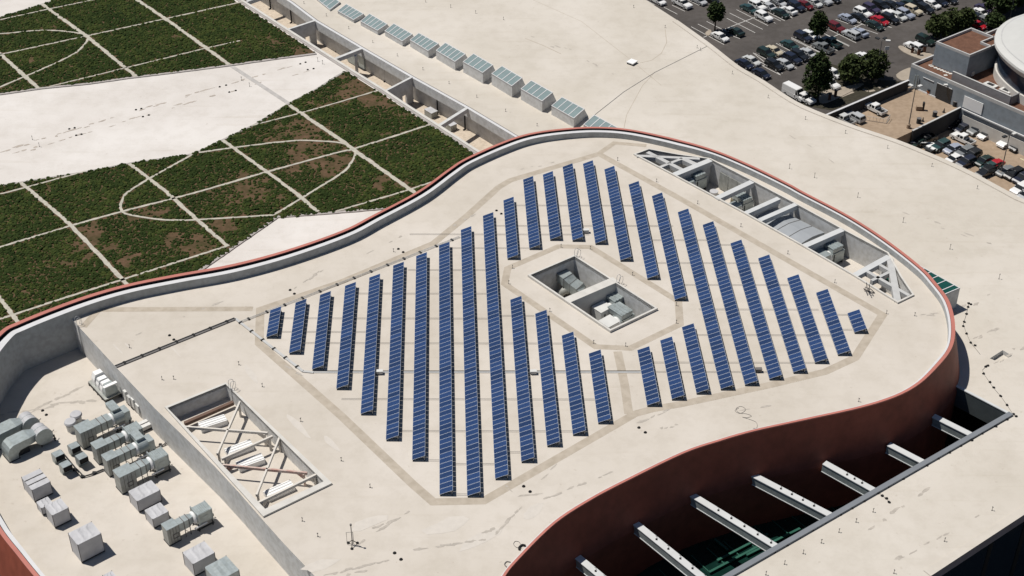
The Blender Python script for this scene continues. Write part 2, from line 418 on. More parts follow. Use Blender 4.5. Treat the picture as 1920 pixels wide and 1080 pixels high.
# the yard floor and the wall down to it
yA, yB = (roof_side[0], roof_side[-1]) if (yard_side[-1] - roof_side[0]).length < (yard_side[-1] - roof_side[-1]).length else (roof_side[-1], roof_side[0])
yf = MB(); yf.sheet([yard_side + [yA - ynor * 1.2, yB - ynor * 1.2]], ZY); YARD = yf.build('equipment_yard', M['roof'], HALL)
yw = MB(); a, b = roof_side[0], roof_side[-1]
if a.y < b.y: a, b = b, a
wp = [a] + ye[1:9] + [b]
ribbon(yw, [q - ynor * .15 for q in wp], .3, z=-.004, th=-ZY + .4)
ds, de = P(553, 1064, 0), P(561, 1072, 0); yd = MB(); yd.bar(ds + ynor * .04 + Vector((0, 0, -2.6)), de + ynor * .04 + Vector((0, 0, -2.6)), .12, 3.1); 
YW = yw.build('yard_wall', M['wall'], HALL)
yd.build('service_door', M['whitepaint'], HALL)
YA, YB = a, b
# joint in the wall and in the roof: a grey cover channel with black blocks
jt = MB()
j0, j1, j2, j3 = P(217, 688), P(441, 598), P(568, 697), P(588, 699)
ribbon(jt, [j0 + Vector((0, 0, .02)), j1 + Vector((0, 0, .02))], .75, 1, z=.012)
jt.bar(j0 + Vector((0, 0, .16)) + ydir * .2, j1 + Vector((0, 0, .16)) + ydir * .2, .34, .12, 3)
jt.bar(j0 + Vector((0, 0, .12)) - ydir * .25, j1 + Vector((0, 0, .12)) - ydir * .25, .18, .1, 2)
jt.bar(j1 + Vector((0, 0, .16)), j2 + Vector((0, 0, .16)), .42, .15, 0)
jt.bar(j2 + Vector((0, 0, .16)), j3 + Vector((0, 0, .16)), .42, .15, 0)
q = YA + ydir * (j0 - YA).dot(ydir)
jt.bar(q + ynor * .03 + Vector((0, 0, 0)), q + ynor * .03 + Vector((0, 0, ZY + 2.2)), .32, .06, 2, False)
jt.build('expansion_joint', [M['steel'], M['wall'], M['dark'], M['steel_dark']], ROOF)

# ---- pits
def pit(name, rim, rim_in, depth, kerb_h, div=None):
    cu = MB(); n = len(rim)
    for i in range(n):
        j = (i + 1) % n
        A, B, Cc, D = rim[i], rim[j], rim_in[j], rim_in[i]
        vs = [Vector((q.x, q.y, z)) for z in (-.2, kerb_h) for q in (A, B, Cc, D)]
        cu.add(vs, [(4, 5, 6, 7), (0, 1, 5, 4), (3, 2, 6, 7)], 0)
    cu.build('pit_kerb', M['kerb'], ROOF)
    wl = MB()
    for i in range(n):
        j = (i + 1) % n; A, B = rim_in[i], rim_in[j]
        wl.add([Vector((q.x, q.y, z)) for z in (-depth, kerb_h - .01) for q in (A, B)], [(0, 1, 3, 2)], 0)
    wl.build('pit_wall', M['wall'], HALL)
    fl = MB(); fl.sheet([rim_in], -depth); fl.build('pit_floor', M['roof'], HALL)
pit('centre', PIT, PIT_IN, 5.3, .45)
pit('strip', STRIP, STRIP_IN, 4.6, .3)
pit('truss', TR, TR_IN, 2.3, .3)
dv = MB(); dd = (dv1 - dv0).normalized(); nn = Vector((-dd.y, dd.x, 0)); f_ = P(1066.5, 565.5); g_ = P(1151.5, 528.7)
dv.bar(f_ + Vector((0, 0, .43)) - dd * .3, g_ + Vector((0, 0, .43)) + dd * .3, 1.55, 5.7); dv.build('pit_divider', M['kerb'], HALL)

# beams over the long pit
def span(mb, a, b, w, hgt, z=.28, mi=0):
    A, B = P(*a), P(*b); mb.bar(Vector((A.x, A.y, z)), Vector((B.x, B.y, z)), w, hgt, mi)
for k, (a, b, w, hh, solid) in enumerate([((1263, 330), (1332, 302), 1.2, .9, 1), ((1343, 374), (1410, 342.5), 1.1, .9, 0), ((1397, 402), (1460, 373.5), .95, .9, 2),
                                  ((1424, 415), (1492, 385), .95, .9, 0), ((1507, 464), (1579, 432.5), 1.1, .9, 1), ((1601, 519), (1667, 483), 1.1, .9, 0)]):
    m = MB(); span(m, a, b, w, hh)
    A, B = P(*a), P(*b); d = (B - A).normalized()
    if solid: m.bar(Vector((A.x, A.y, -.65)), Vector((B.x, B.y, -.65)), .35 if solid == 1 else .3, 3.95 if solid == 1 else 2.4)
    else:
        q = B - d * .9; m.bar(Vector((q.x, q.y, -.62)), Vector((q.x, q.y, -4.6)), .7, .5, 0, False)
        q = A + d * .6; m.bar(Vector((q.x, q.y, -.62)), Vector((q.x, q.y, -4.6)), .6, .5, 0, False)
    m.build('cross_beam', M['beam'], HALL)
for a, b, w in [((1194, 294), (1312, 299.5), .75), ((1214, 287), (1281, 321.5), .85), ((1280, 299), (1306, 311), 1.05), ((1237, 315.5), (1279, 299), .6),
                ((1620, 507.5), (1704, 556), .62), ((1647, 497), (1671, 511), .6), ((1634, 528), (1667, 512), .55), ((1668, 486), (1683, 567), 1.1)]:
    m = MB(); span(m, a, b, w, .9, .262 - .004 * (w > 1)); m.build('brace_beam', M['steel'], HALL)

M['brace'] = mat('cream_steel', (.66, .62, .56), .7, var=.08, scale=.6)
M['brace_red'] = mat('flaking_red_steel', (.58, .51, .45), .7, col2=(.42, .22, .18), scale=1.2)
# lattice of braces in the shallow pit
for a, b, w, c in [((450, 754), (407.5, 852), .26, 0), ((347, 801), (502, 812.5), .26, 0), ((511, 818.5), (416, 861), .3, 0), ((525, 819), (481, 929), .26, 0), ((417.5, 872.5), (576, 887.5), .26, 1), ((596, 889), (485, 943), .32, 0)]:
    m = MB(); A, B = P(*a), P(*b); d = (B - A).normalized()
    m.bar(A + Vector((0, 0, .2)), B + Vector((0, 0, .2)), w, .42)
    for q, s in ((A, 1), (B, -1)):
        e = q + d * s * .5; m.bar(e + Vector((0, 0, -.1)), e + Vector((0, 0, -2.3)), w * .9, .5, 0, False)
        m.add([q + d * s * .5 + Vector((0, 0, -.2)), q + d * s * 1.7 + Vector((0, 0, -.2)), q + d * s * .5 + Vector((0, 0, -1.3))], [(0, 1, 2)], 0)
    m.build('lattice_brace', M['brace_red'] if c else M['brace'], HALL)
m = MB(); A, B = P(346, 792, -1.2), P(437, 752.5, -1.2); m.bar(A, B, .55, .55); m.build('brown_girder', mat('rusty_girder', (.16, .10, .075), .8), HALL)
for a, b in [((374, 798), (423, 782)), ((424, 847), (472, 829)), ((445, 872), (493, 855)), ((498, 927), (548, 905))]:
    m = MB(); A, B = P(*a, -1.4), P(*b, -1.4); m.bar(A, B, 1.5, .9); d = (B - A).normalized(); nv = Vector((-d.y, d.x, 0))
    for s in (-.5, 0, .5): m.bar(A + nv * s + Vector((0, 0, .06)), B + nv * s + Vector((0, 0, .06)), .07, .06, 1)
    m.build('duct_hood', [M['whitepaint'], M['offwhite']], HALL)

# ladders with hooped tops
def ladder(top, out, depth, zt=.3):
    """top: point on the rim; out: direction away from the opening"""
    m = MB(); out = Vector(out).normalized(); s = Vector((-out.y, out.x, 0)) * .3
    for e in (-1, 1):
        b = Vector((top.x, top.y, 0)) + s * e - out * .2
        hoop = [b + Vector((0, 0, -depth)), b + Vector((0, 0, zt + 1.1)), b + Vector((0, 0, zt + 1.45)) + out * .15, b + Vector((0, 0, zt + 1.5)) + out * .45,
                b + Vector((0, 0, zt + 1.2)) + out * .8, b + Vector((0, 0, zt + .5)) + out * .85, b + Vector((0, 0, zt - .25)) + out * .5]
        m.tube(hoop, .04, 5)
    z = -depth + .3
    while z < zt + .9:
        b = Vector((top.x, top.y, z)) - out * .2; m.tube([b - s, b + s], .03, 4); z += .33
    return m.build('access_ladder', M['steel'], HALL)
ladder(P(1081, 484), pu.cross(Vector((0, 0, 1))) * (1 if pu.cross(Vector((0, 0, 1))).y > 0 else -1), 5.2)
ladder(P(1160, 534), pu.cross(Vector((0, 0, 1))) * (1 if pu.cross(Vector((0, 0, 1))).y > 0 else -1), 5.2)
ladder(P(434, 731.5), -ynor, 2.2)
ladder(YA + ydir * 2.0, -ynor, -ZY - .1, 0)

# ---- tan walkway bands on the solar roof
band = MB()
B = lambda l, w=1.25, closed=False, z=.006: ribbon(band, pts(l, z), w, 0, closed=closed)
B([(488, 580), (640, 528.5), (813, 456), (873, 407), (935, 351), (957, 338), (1123, 288.5), (1280, 375), (1655, 590), (1603, 671), (1547, 697), (1447, 721), (1280, 757), (1223, 767), (1190, 776), (907, 939), (812, 941), (773, 907), (640, 780), (486, 644)], 1.35, True)
B([(180, 580.5), (474, 579)], 1.2, z=.010)
B([(185, 580.5), (156, 613)], 1.2, z=.014)
B([(1123, 288), (1152, 268), (1212, 273)], 1.1, z=.010)
B([(946, 532), (952, 503), (1047, 462), (1107, 463), (1272, 565), (1275, 608), (1182, 653), (1117, 650)], 1.2, True, z=.006)
B([(1158, 659), (1171, 720), (1179, 776)], 1.3, z=.010)
band.build('tan_walkway', M['band'], ROOF)

# stains: rows of darker smudges that follow ponding lines, and paler patches of fresh coating
st = MB(); pa = MB()
def smudge(mb, px, py, rx, ry, z, ang, jit=.45):
    c = P(px, py, z); n = 9; vs = []
    for k in range(n):
        t = 2 * math.pi * k / n; r = 1 + rng.uniform(-jit, jit)
        x, y = rx * r * math.cos(t), ry * r * math.sin(t)
        vs.append(c + Vector((x * math.cos(ang) - y * math.sin(ang), x * math.sin(ang) + y * math.cos(ang), rng.uniform(0, .003))))
    vs.append(c); mb.add(vs, [(k, (k + 1) % n, n) for k in range(n)])
def smears(a, b, n, z, size=.5, skip=.35, spread=1.5):
    A, Bq = P(*a, z), P(*b, z); ang = math.atan2((Bq - A).y, (Bq - A).x)
    for k in range(n):
        if rng.random() < skip: continue
        t = (k + rng.random()) / n
        smudge(st, a[0] + (b[0] - a[0]) * t + rng.uniform(-spread, spread), a[1] + (b[1] - a[1]) * t + rng.uniform(-spread, spread), size * rng.uniform(.5, 1.6), size * .42 * rng.uniform(.4, 1.1), z, ang)
for a, b, n in [((215, 646), (420, 562), 16), ((550, 540), (615, 500), 9), ((690, 475), (760, 440), 8), ((670, 1020), (765, 960), 13), ((765, 1032), (910, 1012), 22), ((620, 1076), (725, 1052), 16), ((930, 1000), (985, 945), 10),
                ((975, 930), (1015, 925), 4), ((1010, 905), (1040, 875), 6), ((1180, 800), (1250, 770), 9), ((1240, 803), (1270, 797), 5), ((940, 905), (965, 925), 4), ((1720, 592), (1760, 588), 5), ((1390, 770), (1440, 760), 4),
                ((1020, 935), (1150, 885), 14), ((650, 1078), (700, 1068), 7), ((905, 1000), (940, 985), 6), ((540, 690), (560, 700), 3), ((700, 990), (735, 975), 6), ((840, 430), (905, 395), 8), ((960, 320), (1040, 305), 6)]:
    smears(a, b, n, .017)
for a, b, n, z in [((0, 777), (100, 763), 9, ZY + .012), ((60, 770), (150, 728), 12, ZY + .012), ((100, 757), (180, 752), 9, ZY + .012), ((20, 800), (60, 785), 5, ZY + .012)]:
    smears(a, b, n, z, .7, .2)
for a, b, n in [((1820, 640), (1900, 600), 9), ((1850, 690), (1915, 650), 8), ((1620, 1000), (1760, 905), 10), ((1680, 1050), (1850, 960), 9), ((960, 60), (1080, 100), 8), ((1100, 110), (1180, 160), 9), ((1480, 250), (1560, 300), 7), ((1700, 400), (1900, 470), 9), ((1750, 600), (1890, 540), 9)]:
    smears(a, b, n, ZR + .012, .6, .3, 4)
tag(st.build('dirt_stain', M['stain'], ROOF), kind='stuff')
for x, y, rx, ry, a in [(690, 980, 2.6, .9, .5), (840, 985, 3.2, 1.3, .4), (900, 1010, 3, 1.0, .6), (1000, 960, 2.4, 1.0, .9), (560, 800, 3, .5, 2.2), (620, 830, 2.5, .5, 2.2), (330, 660, 1.6, .14, 2.2), (222, 655, 1.9, .13, 2.25), (238, 647, .8, .13, 2.25), (470, 700, 2.4, .5, 2.2), (600, 1060, 2.4, .8, .4)]:
    smudge(pa, x, y, rx, ry, .013, a, .3)
tag(pa.build('coating_patch', M['patch'], ROOF), kind='stuff')

# ---- pipe vents, drains (fixed to the roofs)
vent_src = None
def make_vent(h, r=.055):
    m = MB(); m.tube([(0, 0, 0), (0, 0, h), (.02, .0, h + .08)], r, 6); m.cyl((0, 0, 0), .13, (0, 0, .05), 8, r2=.07); m.tube([(-.1, 0, h + .06), (.1, 0, h + .06)], r * 1.1, 6)
    me = m.build('vent_pipe', M['steel_dark'], None, local=True); return me
def vents(px_list, z, h, parent):
    src = make_vent(h); first = True
    off_ = Vector(); q = parent
    while q is not None: off_ += q.location; q = q.parent
    for x, y in px_list:
        o = src if first else src.copy()
        if not first: COL.objects.link(o)
        first = False
        o.parent = parent; o.location = P(x, y, z) - off_; o.rotation_euler = (0, 0, rng.uniform(0, 3))
vents([(1389, 425), (1477, 476), (1565, 530), (1662, 588), (1715, 592), (1231, 341), (1308, 382), (1158, 301), (1052, 463.5), (1107, 467), (961, 503), (954, 532), (1031, 584), (1186, 516), (1268, 573), (1268, 606), (1113, 644), (1173, 649),
       (243, 652), (448, 684), (304, 712), (492, 725), (564, 790), (567, 977), (596, 1006), (694, 914), (640, 864), (1610, 753), (738, 472), (326, 711)], 0, .55, ROOF)

# ================================================================== lower right roof
LR = [(470, -42), (545, 6), (590, 40), (677, 91.5), (771, 146), (875, 203.5), (962, 255.5), (1110, 340), (1500, 600), (1770, 716), (1800, 727), (1893, 776), (1360, 1082), (1120, 1220), (1500, 1240), (1745, 1081), (1920, 966), (2120, 835), (2260, 640), (2230, 520), (2100, 440), (2000, 403),
      (1920, 374), (1892, 360), (1827, 325), (1784, 304.5), (1736, 284), (1681, 262), (1609, 238), (1547, 214.5), (1492, 190), (1432, 151), (1402, 134), (1380, 120), (1331, 81.5), (1270, 38), (1236, 16), (1211, 0), (1170, -30), (1100, -70), (600, -110)]
lr = pts(LR, ZR)
HATCH = pts([(1856, 672), (1880, 656.5), (1898, 667), (1874, 679.5)], ZR)
m = MB(); m.sheet([lr, HATCH], ZR); LROOF = m.build('lower_roof', M['roof2'], HALL)
m = MB(); m.sheet([HATCH], ZR - .8, 1)
for i in range(4):
    a, b = HATCH[i], HATCH[(i + 1) % 4]; m.add([a, b, b - Vector((0, 0, .8)), a - Vector((0, 0, .8))], [(0, 1, 2, 3)], 0)
for t in (.25, .55, .8): 0 and m.bar(HATCH[0].lerp(HATCH[1], t) - Vector((0, 0, .5)), HATCH[3].lerp(HATCH[2], t) - Vector((0, 0, .5)), .3, .12, 1)
m.build('roof_hatch', [M['wall'], M['roof2']], HALL)
# eave band, fascia and outer walls
ev = LR[15:36]; evp, _ = smooth_loop(pts(ev, ZR), [[0]] * len(ev), 3, False)
def shift(path, d):
    out = []
    for i, p in enumerate(path):
        t = path[min(i + 1, len(path) - 1)] - path[max(i - 1, 0)]; t.z = 0; t.normalize(); out.append(p + Vector((-t.y, t.x, 0)) * d)
    return out
m = MB(); A = evp; Bv = shift(evp, 1.25); n = len(A)
up = Vector((0, 0, .10))
m.add([q + up for q in A] + [q + up for q in Bv] + [q - Vector((0, 0, 1.5)) for q in A] + [q - Vector((0, 0, .02)) for q in Bv],
      [(i, i + 1, n + i + 1, n + i) for i in range(n - 1)] + [(i, i + 1, 2 * n + i + 1, 2 * n + i) for i in range(n - 1)] + [(n + i, n + i + 1, 3 * n + i + 1, 3 * n + i) for i in range(n - 1)], 0)
k = len(m.m)
for i in range(n - 1, 2 * (n - 1)): m.m[i] = 1
Bw = shift(evp, .9)
m.build('eave', [M['roof2'], mat('purple_grey_fascia', (.24, .215, .24), .6)], HALL)
m = MB(); ribbon(m, [q + Vector((0, 0, .012)) for q in shift(evp, 1.34)[18:]], .12, 0); m.build('eave_seam', M['stain'], LROOF)
W = shift(evp, 1.6); m = MB()
m.add([q - Vector((0, 0, .6)) for q in W] + [Vector((q.x, q.y, ZG)) for q in W], [(i, i + 1, n + i + 1, n + i) for i in range(n - 1)], 0)
m.build('outer_wall', M['glassdark'], HALL)
for i in range(2, 12, 1):
    m = MB(); q = W[i].lerp(W[i + 1], .5); m.bar(Vector((q.x, q.y, ZR - 1.2)), Vector((q.x, q.y, ZG)), .5, .5, 0, False); m.build('wall_mullion', M['black'], HALL)
# seam and cable lines on the lower roof
m = MB(); ribbon(m, pts([(1331, 83), (1323, 88), (1229, 135), (1170, 172), (1118, 213), (1095, 232)], ZR + .02), .16); m.build('roof_seam', M['steel_dark'], LROOF)
m = MB()
for l, w in [([(1247, 54), (1250, 80), (1240, 100), (1222, 113), (1200, 118)], .14), ([(1228, 135), (1205, 160), (1175, 215), (1170, 240)], .12), ([(985, 72), (1018, 85), (1052, 101)], .2), ([(1000, 0), (1090, 40), (1180, 110), (1240, 160)], .1)]:
    ribbon(m, pts(l, ZR + .008), w)
m.build('crease_line', M['band'], LROOF)
vents([(654, 54), (699, 80), (745, 105), (793, 131), (842, 157), (894, 182.5), (948, 209), (1007, 236), (570, 7), (612, 30), (1188, 14), (1247, 52)], ZR, .5, LROOF)
vents([(798, 4), (845, 14), (892, 25), (944, 37), (1307, 90), (1313, 95), (1373, 138.5), (1440, 183.5), (1510, 224), (1585, 250), (1664, 278), (1747, 312), (1832, 354), (1637, 960), (1605, 979), (1573, 998), (1540, 1018), (1506, 1038), (1471, 1058), (1436, 1078),
       (1860, 957), (1771, 1015), (1676, 1075)], ZR, .6, LROOF)
vents([(1480, 316), (1527, 333), (1608, 370), (1693, 417), (1781, 467), (1873, 523)], ZR, .95, LROOF)
# drains
def drains(l, z, parent, s=1.0):
    m0 = MB(); m0.cyl((0, 0, 0), .26 * s, (0, 0, .12), 10, r2=.2 * s); m0.cyl((0, 0, .12), .12 * s, (0, 0, .06), 8)
    src = m0.build('roof_drain', M['black'], None, local=True); first = True
    off_ = Vector(); q = parent
    while q is not None: off_ += q.location; q = q.parent
    for x, y in l:
        o = src if first else src.copy()
        if not first: COL.objects.link(o)
        first = False; o.parent = parent; o.location = P(x, y, z) - off_
drains([(544, 544), (552, 551), (747, 467), (756, 473), (931, 395), (940, 401), (318, 629), (326, 637), (1198, 802), (1210, 811), (982, 912), (994, 922), (740, 1037), (752, 1049)], 0, ROOF)
drains([(80, 770), (87, 778)], ZY, YARD)

# skylights: front-top-left, front-top-right, back-top-right, back-top-left, front-bottom-right
SKY = [((590, -5), (619, 18.5), (637, 4), (607, -16), (621, 21), 4), ((633, 20.4), (663, 37.5), (681.5, 26.6), (649, 8), (664.7, 43), 5), ((676, 40), (708, 57.5), (726, 45.7), (692.5, 26), (709, 65.5), 5),
       ((721.5, 58), (754.5, 77.4), (773, 64.6), (738, 44.6), (755, 86.8), 5), ((768.7, 75), (803, 95.6), (822, 82.3), (785, 62.3), (803.4, 108.6), 5), ((817.6, 94.7), (853.3, 116), (872.5, 101.8), (834.7, 80.6), (853.9, 132), 5),
       ((868.3, 116), (905.3, 136.7), (924, 122.5), (887.5, 101), (905.8, 156.7), 4), ((921.7, 138.3), (960, 161.7), (979, 146.7), (940.8, 124.2), (960, 182.5), 4), ((976.7, 166.7), (1016.7, 190), (1036.3, 174.2), (995.8, 151.3), (1017.2, 210.3), 4),
       ((1034.2, 198.3), (1076.2, 222.2), (1095.8, 205), (1053.3, 182.5), (1076.2, 239), 4), ((1094, 233.5), (1138, 258), (1158, 240), (1114, 216), (1138, 276), 4)]
def skylight(FL, FR, BR, BL, fb, nb, gl='skyglass', wl='wall'):
    g = P(*fb, ZR); zt = max(ZR + .35, top_z(g, *FR))
    fr, fl = P(*FR, zt), P(*FL, zt); zb = zt + .15
    br, bl = P(*BR, zb), P(*BL, zb)
    m = MB(); dn = lambda q: Vector((q.x, q.y, ZR - .05))
    dep = (br - fr); dep.z = 0; du = dep.normalized() * min(1.6, .45 + (zt - ZR) * .55)
    vs = [fl, fr, br, bl, dn(fl), dn(fr), dn(br + du), dn(bl + du)]
    m.add(vs, [(4, 5, 1, 0), (5, 6, 2, 1), (6, 7, 3, 2), (7, 4, 0, 3), (0, 1, 2, 3)], 0)
    o = m.build('skylight', M[wl], HALL)
    up = Vector((0, 0, .05)); m = MB()
    e1 = (fr - fl) * .03; e2 = (br - fr) * .03
    m.add([fl + up + e1 + e2, fr + up - e1 + e2, br + up - e1 - e2, bl + up + e1 - e2], [(0, 1, 2, 3)], 0)
    m.build('glass_pane', M[gl], o)
    m = MB(); up2 = Vector((0, 0, .10))
    for t in [0] + [k / nb for k in range(1, nb)] + [1]:
        tt = min(max(t, .012), .988); m.bar(fl.lerp(fr, tt) + up2, bl.lerp(br, tt) + up2, .17, .12)
    m.bar(fl + up2, fr + up2, .14, .12); m.bar(bl + up2, br + up2, .22, .14)
    m.build('glazing_bar', M['cap_white'], o)
for s in SKY: skylight(*s)
skylight((1730, 590), (1771, 553), (1799, 540), (1719, 496), (1799, 577), 6, 'skyglass2') if 0 else None
def corner_skylight():
    b = P(1799, 577, ZR); zt = top_z(b, 1800, 541)
    A, Bq, Cq = P(1800, 541, zt), P(1771, 553.5, zt), P(1719, 496, zt + .05)
    D = Bq + (Cq - A) + (Bq - A) * .2
    A2 = A; B2 = A + (Bq - A) * 2.2; C2 = Cq; D2 = Cq + (B2 - A)
    m = MB(); dn = lambda q: Vector((q.x, q.y, ZR - .05))
    m.add([A2, B2, D2, C2, dn(A2), dn(B2), dn(D2), dn(C2)], [(0, 1, 2, 3), (0, 1, 5, 4), (1, 2, 6, 5), (2, 3, 7, 6), (3, 0, 4, 7)], 0)
    o = m.build('skylight', M['wall'], HALL)
    up = Vector((0, 0, .06)); m = MB(); m.add([A2 + up, B2 + up, D2 + up, C2 + up], [(0, 1, 2, 3)]); m.build('glass_pane', M['skyglass2'], o)
    m = MB(); u2 = Vector((0, 0, .13))
    for t in (.012, .13, .32, .5, .67, .82, .99): m.bar(A2.lerp(C2, t) + u2, B2.lerp(D2, t) + u2, .16, .12)
    m.bar(A2 + u2, C2 + u2, .16, .12); m.build('glazing_bar', M['cap_white'], o)
corner_skylight()

# ---- the open slot beside the terracotta wall: rail, beams, end wall, glass far below
m = MB(); r0, r1 = P(1896, 774, ZR + .35), P(1100, 1231, ZR + .35); m.bar(r0, r1, .8, .55, 0)
rd = (r1 - r0).normalized(); rn = Vector((-rd.y, rd.x, 0))
m.build('slot_kerb', M['rail'], HALL)
e0, e1 = P(1770, 712, ZR + .08), P(1893, 776, ZR + .08)
m = MB(); m.bar(e0, e1, .35, 3.6, 0); m.bar(e0 + Vector((0, 0, .12)), e1 + Vector((0, 0, .12)), .45, .15, 1); m.build('slot_end_wall', [mat('slate_panel', (.085, .10, .105), .55), M['beam']], HALL)
m = MB(); a, b = P(1893, 776, ZR - .2), P(1100, 1234, ZR - .2); m.add([a, b, Vector((b.x, b.y, ZG)), Vector((a.x, a.y, ZG))], [(0, 1, 2, 3)]); m.build('slot_side_wall', M['glassdark'], HALL)
clip_pts = []
for far, near, cl in [((1086, 1046), (1190, 1132), 4), ((1190, 979), (1330, 1092), 5), ((1302, 930), (1455, 1024), 5), ((1426, 897), (1555, 964), 4), ((1562, 876), (1650, 925), 3), ((1683, 841), (1735, 868), 0), ((1766, 787), (1822, 815), 0)]:
    A, Bq = P(*far, ZR - .25), P(*near, ZR - .25); d = (Bq - A).normalized()
    m = MB(); m.bar(A - d * 1.5, Bq + d * 1.5, 1.05, .12, 0); m.bar(A - d * 1.5 - Vector((0, 0, .12)), Bq + d * 1.5 - Vector((0, 0, .12)), 0.9, 1.3, 1); m.bar(A - d * 1.5 - Vector((0, 0, 1.42)), Bq + d * 1.5 - Vector((0, 0, 1.42)), 1.05, .1, 0)
    m.build('slot_beam', [M['beam'], M['galv']], HALL)
    for k in range(cl): clip_pts.append(A.lerp(Bq, .3 + .16 * k) + Vector((0, 0, .0)))
for i_, q in enumerate(clip_pts):
    m = MB(); m.box(q.x - .12, q.x + .12, q.y - .1, q.y + .1, q.z - .02, q.z + .16); m.tube([q + Vector((.1, .25, .03)), q + Vector((.1, .25, .38)), q + Vector((-.12, .3, .42))], .035, 5); m.build('beam_fitting', M['black'], HALL)
m = MB(); q = pts([(1100, 1150), (1300, 1000), (1480, 925), (1700, 900), (1560, 1010), (1380, 1130), (1200, 1230)], -17); m.sheet([q], -17); m.build('atrium_glass_roof', M['glassgreen'], HALL)
m = MB()
for k in range(12):
    a = P(1270 + k * 30, 1100 - k * 14, -16.8); m.bar(a, a + rn * (4 if rn.x < 0 else -4), .12, .15)
for a, b in [((1340, 1010), (1365, 1030)), ((1455, 1026), (1470, 1037)), ((1345, 1050), (1440, 1000)), ((1330, 1072), (1425, 1022)), ((1400, 1040), (1500, 990))]:
    m.bar(P(*a, -16.5), P(*b, -16.5), .35, .2)
m.build('atrium_frame', mat('green_steel', (.028, .115, .082), .5), HALL)

# cables with clips along the slot and the terracotta wall
def cable(label, path, z, clips, group=None, r=.02):
    o = thing('heating_cable', label, 'cable', P(*path[0], z))
    m = MB(); m.tube([q + Vector((0, 0, .05)) for q in pts(path, z)], r, 5); m.build('wire', M['dark'], o)
    m = MB()
    src = None
    for x, y in clips:
        q = P(x, y, z)
        if src is None:
            mm = MB(); mm.box(-.2, .2, -.13, .13, 0, .16); mm.box(-.1, .1, -.2, .2, .02, .1); src = mm.build('clip', M['black'], o, local=True); c = src
        else: c = src.copy(); COL.objects.link(c); c.parent = o
        c.location = q - o.location; c.rotation_euler = (0, 0, rng.uniform(0, 3))
cable('thin dark cable with black clips winding from the green skylight to the roof hatch', [(1816, 569), (1812, 589), (1806, 608), (1812, 626), (1820, 643), (1838, 665)], ZR, [(1816, 569), (1820, 571), (1815, 576), (1812, 589), (1808, 604), (1806, 612), (1812, 626), (1820, 643), (1828, 648)])
cable('thin dark cable with black clips running from the roof hatch to the slot corner', [(1848, 688), (1842, 694), (1845, 702), (1862, 727), (1876, 743), (1888, 760), (1900, 778)], ZR, [(1848, 688), (1852, 686), (1844, 701), (1856, 717), (1863, 727), (1876, 743), (1888, 760), (1900, 777), (1905, 781)])
ks = [(1888, 787), (1867, 800), (1841, 813), (1822, 826), (1801, 836), (1780, 849), (1759, 860), (1738, 873), (1715, 884), (1693, 898), (1665, 913), (1646, 925), (1620, 940), (1597, 953), (1576, 965), (1546, 981), (1523, 995), (1499, 1008), (1475, 1023), (1452, 1036)]
cable('long dark cable with black clips laid on the roof along the slot kerb', [(1893, 784)] + ks + [(1400, 1066)], ZR, ks)
cable('short cable with black clips crossing the roof from the slot kerb', [(1648, 923), (1654, 930), (1662, 936), (1668, 943)], ZR, [(1648, 922), (1654, 930), (1662, 935), (1667, 942)])
# ================================================================== service trench beside the green roof
NEAR = pts([(418, -23), (460, 4), (541, 56), (585, 84), (666, 135), (724, 171), (760, 195), (824, 236), (896, 283), (1000, 350)], ZR)
FARL = pts(LR[0:8], ZR)
td = (FARL[5] - FARL[2]).normalized(); tn = Vector((-td.y, td.x, 0))
if tn.y < 0: tn = -tn           # away from the green roof
m = MB()
n = len(FARL)
def fasc(dz0, dz1, d): return [q + tn * d + Vector((0, 0, dz)) for dz in (dz0, dz1) for q in FARL]
m.add(fasc(.12, -1.9, 0), [(i, i + 1, n + i + 1, n + i) for i in range(n - 1)], 0)
m.add([q + tn * d + Vector((0, 0, .12)) for d in (0, .6) for q in FARL], [(i, i + 1, n + i + 1, n + i) for i in range(n - 1)], 1)
m.add([q + tn * .6 + Vector((0, 0, z)) for z in (.12, -.1) for q in FARL], [(i, i + 1, n + i + 1, n + i) for i in range(n - 1)], 1)
m.add([q + tn * d + Vector((0, 0, -1.9)) for d in (0, 1.0) for q in FARL], [(i, i + 1, n + i + 1, n + i) for i in range(n - 1)], 0)
m.build('trench_fascia', [M['wall'], M['cap_white']], HALL)
m = MB(); ribbon(m, [q + tn * .78 + Vector((0, 0, .012)) for q in FARL], .22); m.build('gutter_line', M['steel_dark'], LROOF)
m = MB(); m.add([q + tn * 1.0 + Vector((0, 0, dz)) for dz in (-1.85, ZT - ZR - .2) for q in FARL], [(i, i + 1, n + i + 1, n + i) for i in range(n - 1)], 0); m.build('trench_wall', M['wall'], HALL)
m = MB(); k = len(NEAR)
m.add([q + Vector((0, 0, dz)) for dz in (0, ZT - ZR - .2) for q in NEAR], [(i, i + 1, k + i + 1, k + i) for i in range(k - 1)], 0); m.build('trench_wall', M['wall'], HALL)
m = MB(); a, b, c, d = NEAR[0] - tn, NEAR[-1] - tn, FARL[-1] + tn * 2, FARL[0] + tn * 2
m.add([Vector((q.x, q.y, ZT)) for q in (a, b, c, d)], [(0, 1, 2, 3)], 0); m.build('trench_floor', mat('trench_concrete', (.56, .48, .39), .9, var=.06, scale=.5, scale2=2), HALL)
m = MB()
ribbon(m, [q - tn * .3 + Vector((0, 0, .3)) for q in NEAR], .6, 0, th=.5)
ribbon(m, [q - tn * .85 + Vector((0, 0, .14)) for q in NEAR], .55, 1, th=.3)
m.build('trench_kerb', [M['kerb'], M['edging']], HALL)
